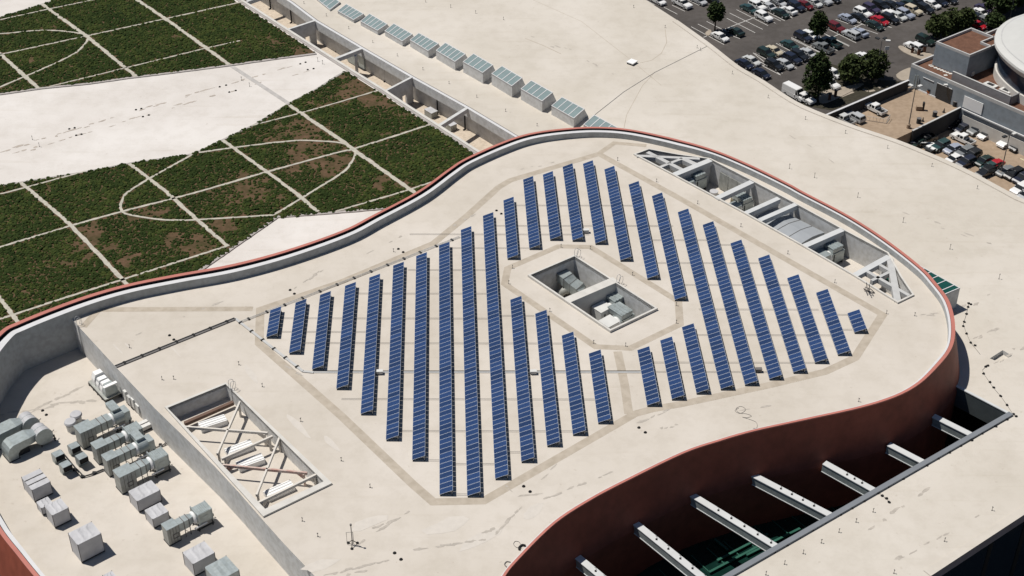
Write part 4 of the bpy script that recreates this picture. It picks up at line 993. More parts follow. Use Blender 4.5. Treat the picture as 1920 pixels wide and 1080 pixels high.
# conduits between the rows, with their blocks
M['conduit'] = mat('conduit_steel', (.40, .38, .36), .5)
CON = [(385, 967, 1190, 'behind the pit near the yard end'), (423, 905, 1262, ''), (439, 768, 1105, ''), (465, 842, 992, ''), (506, 765, 912, ''), (550, 645, 912, ''), (592, 935, 1002, ''), (596.5, 530, 936, ''), (622, 515, 690, ''), (643, 560, 1055, ''), (748, 640, 1122, ''), (808, 735, 1075, ''), (848, 955, 978, ''), (863, 798, 825, ''), (870, 850, 930, ''), (927, 850, 878, ''),
       (450, 1200, 1326, ''), (459, 1345, 1374, ''), (493, 1222, 1422, ''), (534, 1262, 1478, ''), (580, 1310, 1535, ''), (628, 1282, 1562, ''), (679.5, 1200, 1530, ''), (697, 1195, 1445, ''), (590, 1566, 1592, ''), (618, 1578, 1598, '')]
for i, (y, xa, xb, _) in enumerate(CON):
    A, Bq = P(xa, y, .05), P(xb, y + (xb - xa) * .002, .05)
    o = thing('cable_conduit', f'thin twin conduit linking panel rows, {ORD[i] if i < 16 else ORD[i - 16]} {"in the yard half" if i < 16 else "in the far half"}', 'conduit', A, 0, 'conduits between the panel rows')
    m = MB(); w = Vector((0, .14, 0)); m.tube([A + w, Bq + w], .02, 5); m.tube([A - w, Bq - w], .02, 5); m.build('pipe', M['conduit'], o)
A, Bq = P(588, 697.5, .1), P(1205, 697.5, .1)
o = thing('cable_tray', 'heavier grey cable tray running across the roof under the panel rows', 'cable tray', A); m = MB(); m.bar(A, Bq, .3, .12); m.build('tray', M['steel'], o)
m = MB(); w = Vector((0, .3, -.02)); m.tube([A + w, Bq + w], .05, 5); m.build('pipe', M['dark'], o)
A, Bq = P(449, 604, .14), P(862, 443.5, .14)
o = thing('cable_tray', 'twin pipe on black blocks along the walkway edge toward the green roof', 'cable tray', A)
m = MB(); w = (Bq - A).normalized().cross(Vector((0, 0, 1))) * .14; m.tube([A + w, Bq + w], .05, 5); m.tube([A - w, Bq - w], .05, 5); m.build('pipe', M['steel'], o)
def blocks(parent, path, n, z=0, nm='rubber_block'):
    mm = MB(); mm.box(-.3, .3, -.16, .16, 0, .18); src = mm.build(nm, M['black'], parent, local=True); path = [Vector(q) for q in path]
    off_ = Vector(); q = parent
    while q is not None: off_ += q.location; q = q.parent
    for k in range(n):
        t = (k + .5) / n; c = src if k == 0 else src.copy()
        if k: COL.objects.link(c); c.parent = parent
        v = path[0].lerp(path[1], t); c.location = Vector((v.x, v.y, z)) - off_; c.rotation_euler = (0, 0, math.atan2((path[1] - path[0]).y, (path[1] - path[0]).x) + 1.57)
blocks(o, [A, Bq], 13)
jo = bpy.data.objects['expansion_joint']; blocks(ROOF, [j0, j1], 7, .06); blocks(ROOF, [j1, j2], 6, .02)
for x, y, lab in [(1099, 436, 'small grey combiner box at the end of a short panel row behind the pit'), (712, 701, 'small pale combiner box beside the tray in the yard half of the array'), (1000, 701, 'small pale combiner box beside the tray in front of the pit'), (1422, 697, 'small dark combiner box between long panel rows beyond the pit')]:
    q = P(x, y, 0); o = thing('combiner_box', lab, 'electrical box', q, RA); m = MB(); m.box(-.45, .45, -.25, .25, .12, .6); m.box(-.5, .5, -.3, .3, .6, .65); m.build('housing', M['steel_dark'] if x == 1422 else M['offwhite'], o, local=True)
    m = MB(); m.box(-.4, -.3, -.2, .2, 0, .12); m.box(.3, .4, -.2, .2, 0, .12); m.build('foot', M['black'], o, local=True)

# weather mast and stray hoses on the roof
q = P(661, 1022, 0); o = thing('weather_mast', 'slim grey weather mast on a tripod standing alone on the cream roof', 'mast', q)
m = MB(); m.tube([q + Vector((0, 0, .2)), q + Vector((0, 0, 3.7))], .06, 6); m.cyl(q + Vector((0, 0, 3.6)), .14, (0, 0, .22), 8); m.build('pole', M['steel_dark'], o)
m = MB()
for k in range(3):
    t = k * 2.09 + .5; m.tube([q + Vector((0, 0, .9)), q + Vector((.7 * math.cos(t), .7 * math.sin(t), .05))], .05, 5); m.cyl(q + Vector((.7 * math.cos(t), .7 * math.sin(t), 0)), .2, (0, 0, .12), 8)
m.build('tripod', M['black'], o)
m = MB(); g = [q + Vector((-.7, .1, .1)), q + Vector((-.7, .1, 2.2)), q + Vector((.15, .1, 2.3)), q + Vector((.15, .1, .1))]; m.tube(g, .04, 5); m.build('guard_rail', M['steel_dark'], o)
def hose(name, lab, path, z, r, mname='dark', cat='hose'):
    p, _ = smooth_loop(pts(path, z), [[0]] * len(path), 5, False); o = thing(name, lab, cat, p[0]); m = MB(); m.tube(p, r, 6); m.build('hose_line', M[mname], o)
hose('wire_loop', 'tangled thin wire lying on the roof near the terracotta edge', [(1385, 765), (1378, 770), (1388, 775), (1398, 768), (1390, 762), (1380, 766), (1386, 774), (1400, 776), (1409, 780), (1400, 783), (1392, 782), (1405, 786), (1418, 792), (1419, 802), (1412, 803)], .05, .022, 'steel_dark', 'wire')
hose('black_hose', 'short thick black hose curled by the terracotta edge', [(974, 1031), (974, 1026), (979, 1022), (985, 1023)], .12, .16, 'black')
hose('wire_loop', 'thin wire loop beside the short black hose', [(978, 1028), (968, 1026), (963, 1020), (966, 1015), (973, 1016), (977, 1022)], .05, .03, 'steel_dark', 'wire')
hose('grey_hose', 'small curved grey hose close to the terracotta edge', [(950, 1063), (946, 1058), (950, 1053), (957, 1054)], .07, .07, 'steel_dark')
q = P(1185, 119, ZR); o = thing('roof_cap', 'small white square roof cap alone on the lower roof', 'roof cap', q, .9); m = MB(); m.box(-.85, .85, -.75, .75, 0, .35); m.build('curb', M['dark'], o, local=True)
m = MB(); m.box(-.95, .95, -.85, .85, .35, .55); m.build('lid', M['whitepaint'], o, local=True)

# ================================================================== yard equipment
def frame_from(base, z, Dp_, Ap, Cp):
    """box frame from pixels: base corner, its top corner, the far-left and the right top corners"""
    g = P(*base, z); zt = top_z(g, *Dp_); a = P(*Ap, zt); c = P(*Cp, zt); g2 = P(*Dp_, zt); g2.z = z
    ux = (c - P(*Dp_, zt)); uy = (a - P(*Dp_, zt)); Lx, Ly = ux.length, uy.length
    ang = math.atan2(ux.y, ux.x); ang2 = math.atan2(uy.y, uy.x) - math.pi / 2
    aa = (ang + ang2) / 2
    return g2, aa, Lx, Ly, zt - z
YANG = math.atan2(-ynor.y, -ynor.x)
JB = []
def jacket_box(name, label, base, Dp_, Ap, Cp, z=ZY, mname='jacket', seams=0, dent=True, group=None):
    g, aa, Lx, Ly, H = frame_from(base, z, Dp_, Ap, Cp); aa = YANG
    o = thing(name, label, 'equipment box', g, aa, group); m = MB()
    m.box(0, Lx, 0, Ly, .12, H); m.build('jacket', M[mname], o, local=True)
    m = MB(); nx, ny = 6, 5; hz = {}
    for i in range(nx + 1):
        for j in range(ny + 1):
            ed = i in (0, nx) or j in (0, ny); hz[i, j] = H + .03 + (0 if ed else (-.10 if (i % 2) else .07) * (1 if dent else .15) * rng.uniform(.4, 1.2))
    vs = [(Lx * i / nx * 1.02 - Lx * .01, Ly * j / ny * 1.02 - Ly * .01, hz[i, j]) for j in range(ny + 1) for i in range(nx + 1)]
    m.add(vs, [(j * (nx + 1) + i, j * (nx + 1) + i + 1, (j + 1) * (nx + 1) + i + 1, (j + 1) * (nx + 1) + i) for j in range(ny) for i in range(nx)])
    m.box(-.02, Lx + .02, -.02, Ly + .02, H - .12, H + .005); m.build('cover', M[mname], o, local=True)
    if seams:
        m = MB()
        for k in range(1, seams + 1): y = Ly * k / (seams + 1); m.box(-.02, Lx + .02, y - .05, y + .05, H + .04, H + .12)
        m.build('cover_seam', M['steel_dark'], o, local=True)
    m = MB(); m.box(.15, Lx - .15, .15, Ly - .15, 0, .12); m.box(-.03, Lx + .03, -.03, 0, .1, .3); m.build('plinth', M['dark'], o, local=True)
    for x, y in ((0, 0), (Lx, 0), (Lx, Ly), (0, Ly)): m = MB(); m.tube([(x, y, .1), (x, y, H + .1)], .05, 5); m.build('corner_post', M['steel_dark'], o, local=True)
    return o
G_ = 'jacketed boxes in the mechanical yard'
jacket_box('jacketed_box', 'grey jacketed box with two seams across its lid, farthest along the kerb side', (65.4, 942.6), (59.8, 919.2), (39.8, 895.4), (95.2, 904.7), seams=2, dent=False, group=G_)
jacket_box('jacketed_box', 'small low grey jacketed box wedged between two larger ones', (83.9, 967.8), (77.5, 953.3), (67.9, 941.6), (98.8, 943), group=G_)
jacket_box('jacketed_box', 'square grey jacketed box just beside the small low one', (104.1, 991.6), (97.7, 966.7), (83.5, 948.6), (129, 953.3), group=G_)
jacket_box('jacketed_box', 'largest tall grey jacketed box standing alone near the terracotta edge', (155.2, 1056.6), (145.6, 1022), (129, 999.7), (191.4, 1003.3), group=G_)
jacket_box('jacketed_box', 'grey jacketed box cut off by the picture bottom behind the largest one', (214, 1130), (207, 1098), (193.5, 1079), (224.6, 1089), group=G_)
jacket_box('jacketed_box', 'wide grey jacketed box directly below the row of fan units', (260.7, 962), (257, 940.2), (239, 922.2), (301, 920.4), group=G_)
jacket_box('jacketed_box', 'smaller grey jacketed box next to the lone fan unit', (289.4, 992), (286.1, 974), (270, 957.4), (316.7, 960.6), group=G_)
jacket_box('jacketed_box', 'long grey jacketed box with folded lid next to a metal casing', (365, 1082), (361.7, 1057.8), (341.7, 1036.5), (404.6, 1039.6), group=G_)
jacket_box('metal_casing', 'galvanised metal casing cut off at the picture bottom by a jacketed box', (412, 1120), (407.6, 1090.7), (383.9, 1063.9), (449.3, 1070.4), mname='galv', dent=False)
jacket_box('pull_box', 'low tan metal box beside the pipes near the yard wall', (265.6, 813.7), (262.5, 805), (253.8, 795), (285, 796), mname='offwhite', seams=1, dent=False)

def fan_unit(label, base, Dp_, Ap, Cp, duct, collar_px, style, z=ZY, H_=None):
    g, aa, Lx, Ly, H = frame_from(base, z, Dp_, Ap, Cp); aa = YANG
    o = thing('fan_unit', label, 'fan unit', g, aa, 'duct fan units in the mechanical yard')
    m = MB(); m.box(0, Lx, 0, Ly, 0, H - .03, 1); m.box(-.04, Lx + .04, -.04, Ly + .04, H - .03, H + .03, 0)
    for k in range(1, 4): x = Lx * k / 4; m.box(x - .03, x + .03, -.03, 0, .2, H - .1, 2)
    m.build('casing', [M['galv'], M['galv_side'], M['steel_dark']], o, local=True)
    m = MB(); x0 = Lx * .42
    for a in ((x0, x0 + .9, .9, 1.0), (x0, x0 + .9, 1.6, 1.7), (x0, x0 + .1, .9, 1.7), (x0 + .8, x0 + .9, .9, 1.7)): m.box(a[0], a[1], -.06, 0, a[2], a[3])
    m.build('access_frame', M['steel_dark'], o, local=True)
    m = MB(); m.box(-.05, Lx + .05, -.05, Ly + .05, 0, .18); m.build('plinth', M['dark'], o, local=True)
    Ld = duct; y0, y1 = Ly * .12, Ly * .88; z0, z1 = H * .46, H * .93
    tp = .25 if style == 'box' else 0
    m = MB(); a = [(Lx, y0, z0), (Lx, y1, z0), (Lx, y1, z1), (Lx, y0, z1)]; b = [(Lx + Ld * .7, y0, z0), (Lx + Ld * .7, y1, z0), (Lx + Ld * .7, y1, z1), (Lx + Ld * .7, y0, z1)]; c = [(Lx + Ld, y0 + tp, z0 + tp), (Lx + Ld, y1 - tp, z0 + tp), (Lx + Ld, y1 - tp, z1 - tp * .4), (Lx + Ld, y0 + tp, z1 - tp * .4)]
    for p_, q_ in ((a, b), (b, c)): m.add(p_ + q_, [(i, (i + 1) % 4, 4 + (i + 1) % 4, 4 + i) for i in range(4)])
    m.build('duct', M['galv'], o, local=True)
    m = MB()
    for x in (Lx + .08, Lx + Ld * .38, Lx + Ld * .7): m.box(x - .05, x + .05, y0 - .06, y1 + .06, z1, z1 + .07); m.box(x - .05, x + .05, y0 - .06, y0, z0 - .05, z1 + .07); m.bar((x, y0, z0), (x, y0 - .05, 0), .09, .09, 0, False)
    m.bar((Lx + Ld * .38, y0 - .03, z0), (Lx + Ld * .7, y0 - .03, .1), .06, .06, 0, False); m.build('duct_stand', M['steel_dark'], o, local=True)
    r = (z1 - z0) * .62; zc = (z0 + z1) / 2; yc = Ly / 2; xc = Lx + Ld
    m = MB(); m.tube([(xc, yc, zc), (xc + .12, yc, zc), (xc + .3, yc, zc), (xc + .45, yc, zc)], [r * .85, r * 1.05, r * 1.05, r * .9], 20); m.build('flexible_collar', M['whitepaint'], o, True, local=True)
    x1 = xc + .45
    if style == 'drum':
        m = MB(); m.cyl((x1, yc, zc), r * 1.12, (1.5, 0, 0), 24); m.build('fan_drum', M['galv'], o, local=True)
        m = MB(); m.box(x1 + .1, x1 + 1.3, yc - .1, Ly + 1.1, zc + r * .75, zc + r * 1.55); m.box(x1 + .05, x1 + 1.35, yc - .15, Ly + 1.15, zc + r * 1.55, zc + r * 1.62)
        for k in range(3): m.box(x1 + .2 + k * .38, x1 + .3 + k * .38, yc - .1, Ly + 1.1, zc + r * 1.62, zc + r * 1.68)
        m.build('outlet_box', M['galv'], o, local=True)
        m = MB(); m.box(x1 + 1.5, x1 + 2.4, yc - r * 1.0, yc + r * .9, zc - r * 1.2, zc + r * .95); m.build('end_panel', M['galv'], o, local=True)
    else:
        m = MB(); m.box(x1 + .1, x1 + 2.1, yc - r * 1.1, yc + r * 1.1, zc - r, zc + r * 1.05); m.box(x1, x1 + .15, yc - r * 1.3, yc + r * 1.3, zc - r * 1.2, zc + r * 1.25)
        for k in range(6): m.box(x1 + .25 + k * .28, x1 + .4 + k * .28, yc - r * 1.0, yc + r * 1.0, zc + r * 1.05, zc + r * 1.13)
        m.build('fan_box', M['galv'], o, local=True)
        m = MB(); m.box(x1 + 2.1, x1 + 2.22, yc - r * 1.2, yc + r * 1.1, zc - r * 1.3, zc + r * 1.2); m.box(x1 + .5, x1 + 1.6, yc - r * 1.14, yc - r * 1.1, zc - .5, zc + .3); m.build('end_panel', M['galv'], o, local=True)
    m = MB(); m.box(x1 - .3, x1 + 2.3, yc - r * 1.1, yc - r * .9, .25, .42); m.box(x1 - .3, x1 + 2.3, yc + r * .9, yc + r * 1.1, .25, .42)
    for x in (x1, x1 + 2.1):
        for y in (yc - r, yc + r): m.box(x - .08, x + .08, y - .08, y + .08, 0, zc - r * .9)
    for k in range(3): m.box(x1 + 2.3 + .25 * k, x1 + 2.4 + .25 * k, yc - .4 + .3 * k, yc - .2 + .3 * k, .3, 1.1 - .2 * k)
    m.build('skid', M['dark'], o, local=True)
    m = MB(); m.tube([(xc - .3, yc - r * 1.25, z0 * .8), (x1 + 1.2, yc - r * 1.25, z0 * .8)], .12, 6); m.build('drain_pipe', M['whitepaint'], o, local=True)
fan_unit('tallest galvanised fan unit with drum fan and top outlet, beside the two mushroom vents', (156.3, 843.3), (150.4, 813), (137, 798.9), (177, 800.4), 2.9, None, 'drum')
fan_unit('galvanised boxed fan unit between the tallest unit and the next drum unit', (185.2, 872.2), (180, 842.6), (170, 830.4), (202.2, 833.7), 2.9, None, 'box')
fan_unit('galvanised drum fan unit in the middle of the close row, beside the pipe elbow', (205.2, 895.2), (200, 864.8), (189.6, 853), (221.5, 856), 2.9, None, 'drum')
fan_unit('galvanised boxed fan unit ending the close row beside a wide jacketed box', (230.4, 927.8), (223.7, 896), (210.7, 881.9), (254, 884.4), 2.6, None, 'box')
fan_unit('lone galvanised fan unit standing apart between two jacketed boxes', (317.2, 1024.4), (312.6, 994.8), (301.5, 982.8), (334.8, 984.6), 2.4, None, 'box')

# twin scroll fans with bent ducts
def scroll_fan(label, base_px, rot, dy=0):
    g = P(*base_px, ZY); o = thing('scroll_fan', label, 'scroll fan', g, rot, 'scroll fans with bent ducts')
    m = MB(); prof = [(0, 0), (0, 1.3), (.15, 1.9), (.5, 2.4), (1.1, 2.7), (3.6, 2.75), (3.6, 1.5), (1.9, 1.35), (1.5, .9), (1.45, 0)]
    n = len(prof); w = 2.3; m.add([(x, 0, z) for x, z in prof] + [(x, w, z) for x, z in prof], [(i, (i + 1) % n, n + (i + 1) % n, n + i) for i in range(n)] + [tuple(range(n)), tuple(range(n, 2 * n))])
    m.add([(3.6, 0, 1.5), (3.6, w, 1.5), (3.6, w, 2.75), (3.6, 0, 2.75), (5.0, .5, 1.3), (5.0, w - .5, 1.3), (5.0, w - .5, 2.5), (5.0, .5, 2.5)], [(0, 1, 5, 4), (1, 2, 6, 5), (2, 3, 7, 6), (3, 0, 4, 7)])
    m.build('bent_duct', M['galv'], o, local=True)
    m = MB(); m.box(1.3, 3.4, w * .2, w * .25, 0, 1.4); m.box(1.3, 3.4, w * .75, w * .8, 0, 1.4); m.box(-.1, 1.6, -.06, w + .06, 0, .15); m.build('stand', M['dark'], o, local=True)
    for k, (yy, rr) in enumerate(((.0, 1.25), (1.15, 1.15))):
        m = MB(); m.cyl((5.7, yy, 1.75), rr, (0, 1.05, 0), 24); m.box(5.7, 5.7 + rr, yy, yy + 1.05, 1.75 - rr * 1.1, 1.75); m.build('scroll_housing', M['jacket'], o, local=True)
        m = MB(); m.tube([(5.7, yy - .06, 1.75), (5.7, yy + .02, 1.75)], rr * 1.08, 24); m.build('housing_rim', M['galv'], o, local=True)
    m = MB(); m.box(5, 7.4, .1, .25, .3, .5); m.box(5, 7.4, 1.8, 1.95, .3, .5)
    for x in (5.1, 7.2):
        for y in (.17, 1.87): m.box(x - .08, x + .08, y - .08, y + .08, 0, 1.2)
    m.tube([(7.2, .6, .5), (7.2, .6, 1.5), (7.6, .9, 1.4)], .06, 5); m.build('skid', M['dark'], o, local=True)
scroll_fan('front scroll fan with a pale rounded housing and a duct bending to the floor', (19, 868), YANG + .02)
scroll_fan('rear scroll fan partly hidden behind the front one, its duct cut off', (-5, 846), YANG + .02)

# goosenecks on a pipe rack
for x, y, lab in [(99, 865, 'upper kerb-side gooseneck hood on stubby legs by the pipe rack'), (113, 885, 'lower kerb-side gooseneck hood by the pipe rack'), (129, 850, 'upper wall-side gooseneck hood by the pipe rack'), (143, 870, 'lower wall-side gooseneck hood by the pipe rack')]:
    q = P(x, y, ZY); o = thing('gooseneck_hood', lab, 'vent hood', q, YANG - 1.57, 'gooseneck hoods on the pipe rack'); m = MB()
    prof = [(0, 0), (0, 1.5), (.3, 1.85), (1.7, 1.95), (1.7, 1.0), (1.0, .9), (.9, 0)]; n = len(prof); w = 1.35
    m.add([(a, 0, b) for a, b in prof] + [(a, w, b) for a, b in prof], [(i, (i + 1) % n, n + (i + 1) % n, n + i) for i in range(n) if i != 3] + [tuple(range(n)), tuple(range(n, 2 * n))]); m.build('hood', M['galv'], o, local=True)
    m = MB(); m.box(1.66, 1.72, .08, w - .08, 1.06, 1.88); m.build('hood_opening', M['black'], o, local=True)
    m = MB(); m.box(-.3, .1, .1, .3, 0, .25); m.box(-.3, .1, w - .3, w - .1, 0, .25); m.build('foot', M['black'], o, local=True)
q = P(125, 850, ZY); o = thing('pipe_rack', 'dark twin pipes running from the gooseneck hoods to the fan units', 'pipes', q)
m = MB()
for d in (-.18, .18):
    w = Vector((d, d * .3, 0)); p = [P(112, 845, ZY + .6), P(141, 880, ZY + .6), P(143, 881, ZY + .25), P(155, 894, ZY + .25), P(172, 889, ZY + .25), P(196, 879, ZY + .25)]; m.tube([k + w for k in p], .09, 6)
m.build('pipe', M['dark'], o)
m = MB(); 
for x, y in ((141, 882), (155, 895), (177, 888)): k = P(x, y, ZY); m.box(k.x - .25, k.x + .25, k.y - .2, k.y + .2, ZY, ZY + .3)
m.build('pipe_support', M['black'], o)
o = thing('yard_pipe', 'twin pipes bending from the fan units along the foot of the yard wall', 'pipes', P(285, 838, ZY)); m = MB()
for d in (-.16, .16):
    w = Vector((d, d * .4, 0)); p = [P(283, 843, ZY + .25), P(301, 836, ZY + .25), P(310, 832, ZY + .25), P(313, 828, ZY + .25), P(300, 812, ZY + .25), P(283, 795, ZY + .25), P(262, 772, ZY + .25)]; m.tube([k + w for k in p], .08, 6)
m.build('pipe', M['steel_dark'], o); m = MB()
for x, y in ((301, 836), (309, 823), (296, 808), (283, 795)): k = P(x, y, ZY); m.box(k.x - .2, k.x + .2, k.y - .2, k.y + .2, ZY, ZY + .35)
m.build('pipe_support', M['black'], o)
for x, y, lab in [(145.6, 792, 'rear round mushroom vent behind the tallest fan unit'), (135, 806, 'front round mushroom vent at the corner of the tallest fan unit')]:
    q = P(x, y, ZY); o = thing('mushroom_vent', lab, 'roof vent', q, 0, 'round mushroom vents'); m = MB(); m.cyl((0, 0, 0), .72, (0, 0, 1.1), 24); m.build('base', M['offwhite'], o, local=True)
    m = MB(); m.cyl((0, 0, 1.1), .55, (0, 0, .3), 20); m.build('neck', M['dark'], o, local=True); m = MB(); m.tube([(0, 0, 1.35), (0, 0, 1.5), (0, 0, 1.75), (0, 0, 1.8)], [.88, .92, .8, .45], 24); m.build('cap', M['jacket'], o, local=True)
# chiller on its deck
q = P(200, 756, ZY); o = thing('chiller_unit', 'white segmented chiller on a grey skid deck by the yard wall', 'chiller', q, YANG)
def loc(px, py, z):
    v = P(px, py, z) - q; c, s = math.cos(-YANG), math.sin(-YANG); return Vector((v.x * c - v.y * s, v.x * s + v.y * c, z - ZY))
a, b, c = loc(165, 715, ZY + .9), loc(197.5, 749.5, ZY + .9), loc(208, 744.5, ZY + .9)
x0, x1 = min(a.x, b.x), c.x + 1.7; y0, y1 = b.y, a.y
m = MB(); m.box(x0, x1, y0, y1, .72, .88); m.build('deck', M['galv_side'], o, local=True)
m = MB()
for x in (x0 + .1, x1 - .1): m.bar((x, y0, .55), (x, y1, .55), .15, .3)
for k in range(5):
    y = y0 + (y1 - y0) * k / 4
    for x in (x0 + .1, x1 - .1): m.box(x - .1, x + .1, y - .1, y + .1, 0, .6)
m.build('deck_frame', M['dark'], o, local=True)
xb = x1 - 2.2; nseg = 4; seg = (y1 - y0 - .8) / nseg
for k in range(nseg):
    ya = y0 + .3 + k * seg; hh = 2.5 if k in (0, 3) else 2.2
    m = MB(); prof = [(xb - .1, .9), (xb - .1, hh * .75), (xb + .25, hh + .35), (xb + 1.5, hh + .35), (xb + 1.9, hh * .8), (xb + 1.9, .9)]; n = len(prof)
    yb = ya + seg * (.72 if k in (1, 2) else .85); m.add([(x, ya, z) for x, z in prof] + [(x, yb, z) for x, z in prof], [(i, (i + 1) % n, n + (i + 1) % n, n + i) for i in range(n)] + [tuple(range(n)), tuple(range(n, 2 * n))])
    m.build('condenser_section', M['galv'] if k == 0 else M['whitepaint'], o, local=True)
m = MB(); m.box(xb + .1, xb + 1.7, y0 + .4, y1 - .5, .9, 2.3); m.build('core', M['rail'], o, local=True)
m = MB(); m.box(xb - .2, xb + 2.0, y0 + .2, y0 + .75, 2.75, 2.9); m.build('top_cap', M['whitepaint'], o, local=True)
for x, y, w, hh, lab in [(240, 757, .7, 2.4, 'tall pale electrical cabinet on the yard wall nearest the chiller'), (247, 764, .9, 2.0, 'middle grey electrical cabinet on the yard wall'), (254.5, 770, .8, 2.2, 'pale electrical cabinet with meter on the yard wall'), (263, 779, 1.0, 1.9, 'white electrical cabinet on posts at the end of the wall group')]:
    q = P(x, y, ZY); o = thing('electrical_cabinet', lab, 'electrical cabinet', q, YANG, 'cabinets on the yard wall'); m = MB(); m.box(-.3, .3, -w / 2, w / 2, .7, .7 + hh * .8); m.build('cabinet', M['offwhite'] if w != .9 else M['steel'], o, local=True)
    m = MB(); m.box(-.1, .0, -w / 2, -w / 2 + .08, 0, .7); m.box(-.1, .0, w / 2 - .08, w / 2, 0, .7); m.tube([(0, 0, .7), (0, 0, 0)], .07, 5); m.build('post', M['steel_dark'], o, local=True)

# ---- equipment in the pits
def pit_duct(label, path, w, hh, mname='galv', seams=(), name='pit_duct', cat='duct'):
    """a rectangular duct along a polyline of top-centre points"""
    p = [Vector(q) for q in path]; o = thing(name, label, cat, p[0]); m = MB(); rings = []
    for i, q in enumerate(p):
        d = (p[min(i + 1, len(p) - 1)] - p[max(i - 1, 0)]); d.z = 0; d.normalize(); s = Vector((-d.y, d.x, 0)) * w / 2
        rings.append([q - s, q + s, q + s - Vector((0, 0, hh)), q - s - Vector((0, 0, hh))])
    for a, b in zip(rings, rings[1:]): m.add(a + b, [(i, (i + 1) % 4, 4 + (i + 1) % 4, 4 + i) for i in range(4)])
    m.add(rings[0], [(0, 1, 2, 3)]); m.add(rings[-1], [(0, 1, 2, 3)]); m.build('duct_body', M[mname], o)
    m = MB()
    for q, r_ in zip(p, rings): m.tube([r_[3], r_[0] + Vector((0, 0, .04)), r_[1] + Vector((0, 0, .04)), r_[2]], .05, 4)
    m.build('duct_flange', M['steel_dark'], o); m = MB()
    for q, r_ in list(zip(p, rings))[1:]:
        for k in (2, 3): m.bar(r_[k], Vector((r_[k].x, r_[k].y, -5.3 if name == 'pit_duct' else -4.6)), .1, .1, 0, False)
    m.build('duct_leg', M['dark'], o); return o
pit_duct('bent grey duct crossing the rear half of the sunken pit', [P(1054, 509, -1.5), P(1065, 518, -1.6), P(1075, 528, -2.3), P(1088, 537, -2.6), P(1094, 544, -3.2)], 2.2, 1.6)
q = P(1055, 557, -5.3); o = thing('round_duct', 'pale bulging fabric duct at the corner of the rear pit half', 'duct', q); m = MB(); m.tube([q + Vector((-.6, 0, 0)), q + Vector((-.3, 0, .9)), q + Vector((.4, .2, 1.3)), q + Vector((1.3, .3, 1.2)), q + Vector((1.9, .3, .6))], [.6, .65, .7, .65, .5], 14); m.build('duct_body', M['galv_side'], o, True)
def pit_unit(label, top, w, L, hh, ang, z, flip=False):
    """top: pixel of the corner of its top nearest the camera and yard; hh: height over the pit floor"""
    q = P(*top, z + hh); q.z = z; o = thing('pit_air_handler', label, 'air handler', q, ang)
    ca, cb = (M['offwhite'], M['galv']) if not flip else (M['galv'], M['galv'])
    m = MB(); m.box(0, L * .40, 0, w, .6, hh); m.box(-.04, L * .42, -.04, w + .04, hh, hh + .05); m.build('filter_box', ca, o, local=True)
    m = MB(); m.tube([(L * .40, w / 2, hh * .6), (L * .43, w / 2, hh * .6), (L * .52, w / 2, hh * .6)], [hh * .33, hh * .38, hh * .35], 18); m.build('flexible_collar', M['whitepaint'], o, True, local=True)
    m = MB(); m.box(L * .50, L, w * .05, w * .95, .5, hh * .88); m.build('casing', cb, o, local=True)
    m = MB(); m.box(L * .52, L * .92, w * .1, w + 1.2, hh * .9, hh + .55); m.box(L * .51, L * .93, w * .08, w + 1.25, hh + .55, hh + .63)
    for k in range(3): m.box(L * (.56 + .11 * k), L * (.60 + .11 * k), w * .1, w + 1.2, hh + .63, hh + .70)
    m.build('outlet_box', M['galv'], o, local=True)
    for x in (.2, L * .4, L - .2): m = MB(); m.box(x - .08, x + .08, .1, w - .1, 0, .6); m.build('leg_frame', M['dark'], o, local=True)
    m = MB(); m.box(L * .12, L * .16, -.05, 0, hh * .5, hh * .8); m.build('latch', M['dark'], o, local=True); m = MB(); m.box(L * .56, L * .60, w * .05 - .05, w * .05, .6, hh * .8); m.build('latch', M['dark'], o, local=True); return o
PANG = math.atan2(pv.y, pv.x)
pit_unit('cream and grey air handler in the near pit half, closer to the ladder', (1127, 587), 2.2, 6.2, 3.3, PANG, -5.3)
pit_unit('cream and grey air handler in the near pit half, closer to the open kerb', (1141, 614), 2.3, 6.0, 3.0, PANG, -5.3)
q = P(1117, 596, -5.3); o = thing('stub_pipe', 'short grey stub pipe in the corner of the near pit half', 'pipe', q); m = MB(); m.tube([q, q + Vector((0, 0, 1.6))], .15, 8); m.cyl(q + Vector((0, 0, 1.6)), .2, (0, 0, .12), 8); m.build('pipe', M['steel_dark'], o)
SANG = math.atan2((P(1332, 302) - P(1262, 330)).y, (P(1332, 302) - P(1262, 330)).x)
pit_unit('grey air handler in the long pit bay under the solid cross wall', (1284, 347), 2.2, 5.6, 3.0, SANG, -4.6, True)
pit_unit('grey air handler in the long pit bay beside the brown stack', (1374, 392), 1.8, 5.2, 2.2, SANG, -4.6, True)
pit_unit('grey air handler in the long pit bay past the arched duct roof', (1540, 486), 2.3, 5.8, 3.0, SANG, -4.6, True)
q = P(1377, 386, -4.6); o = thing('flue_stack', 'squat brown flue stack on the long pit floor', 'flue', q); m = MB(); m.cyl(q, .8, (0, 0, 1.5), 14); m.build('stack', mat('olive_metal', (.16, .14, .09), .6), o); m = MB(); m.cyl(q + Vector((0, 0, 1.5)), .6, (0, 0, .3), 12); m.build('cap', M['galv_side'], o)
q = P(1338, 366, -4.6); o = thing('round_vent', 'low round white vent drum on the long pit floor', 'vent', q); m = MB(); m.cyl(q, .75, (0, 0, .8), 18); m.build('drum', M['offwhite'], o); m = MB(); m.cyl(q + Vector((0, 0, .8)), .8, (0, 0, .1), 18); m.build('lid', M['jacket'], o)
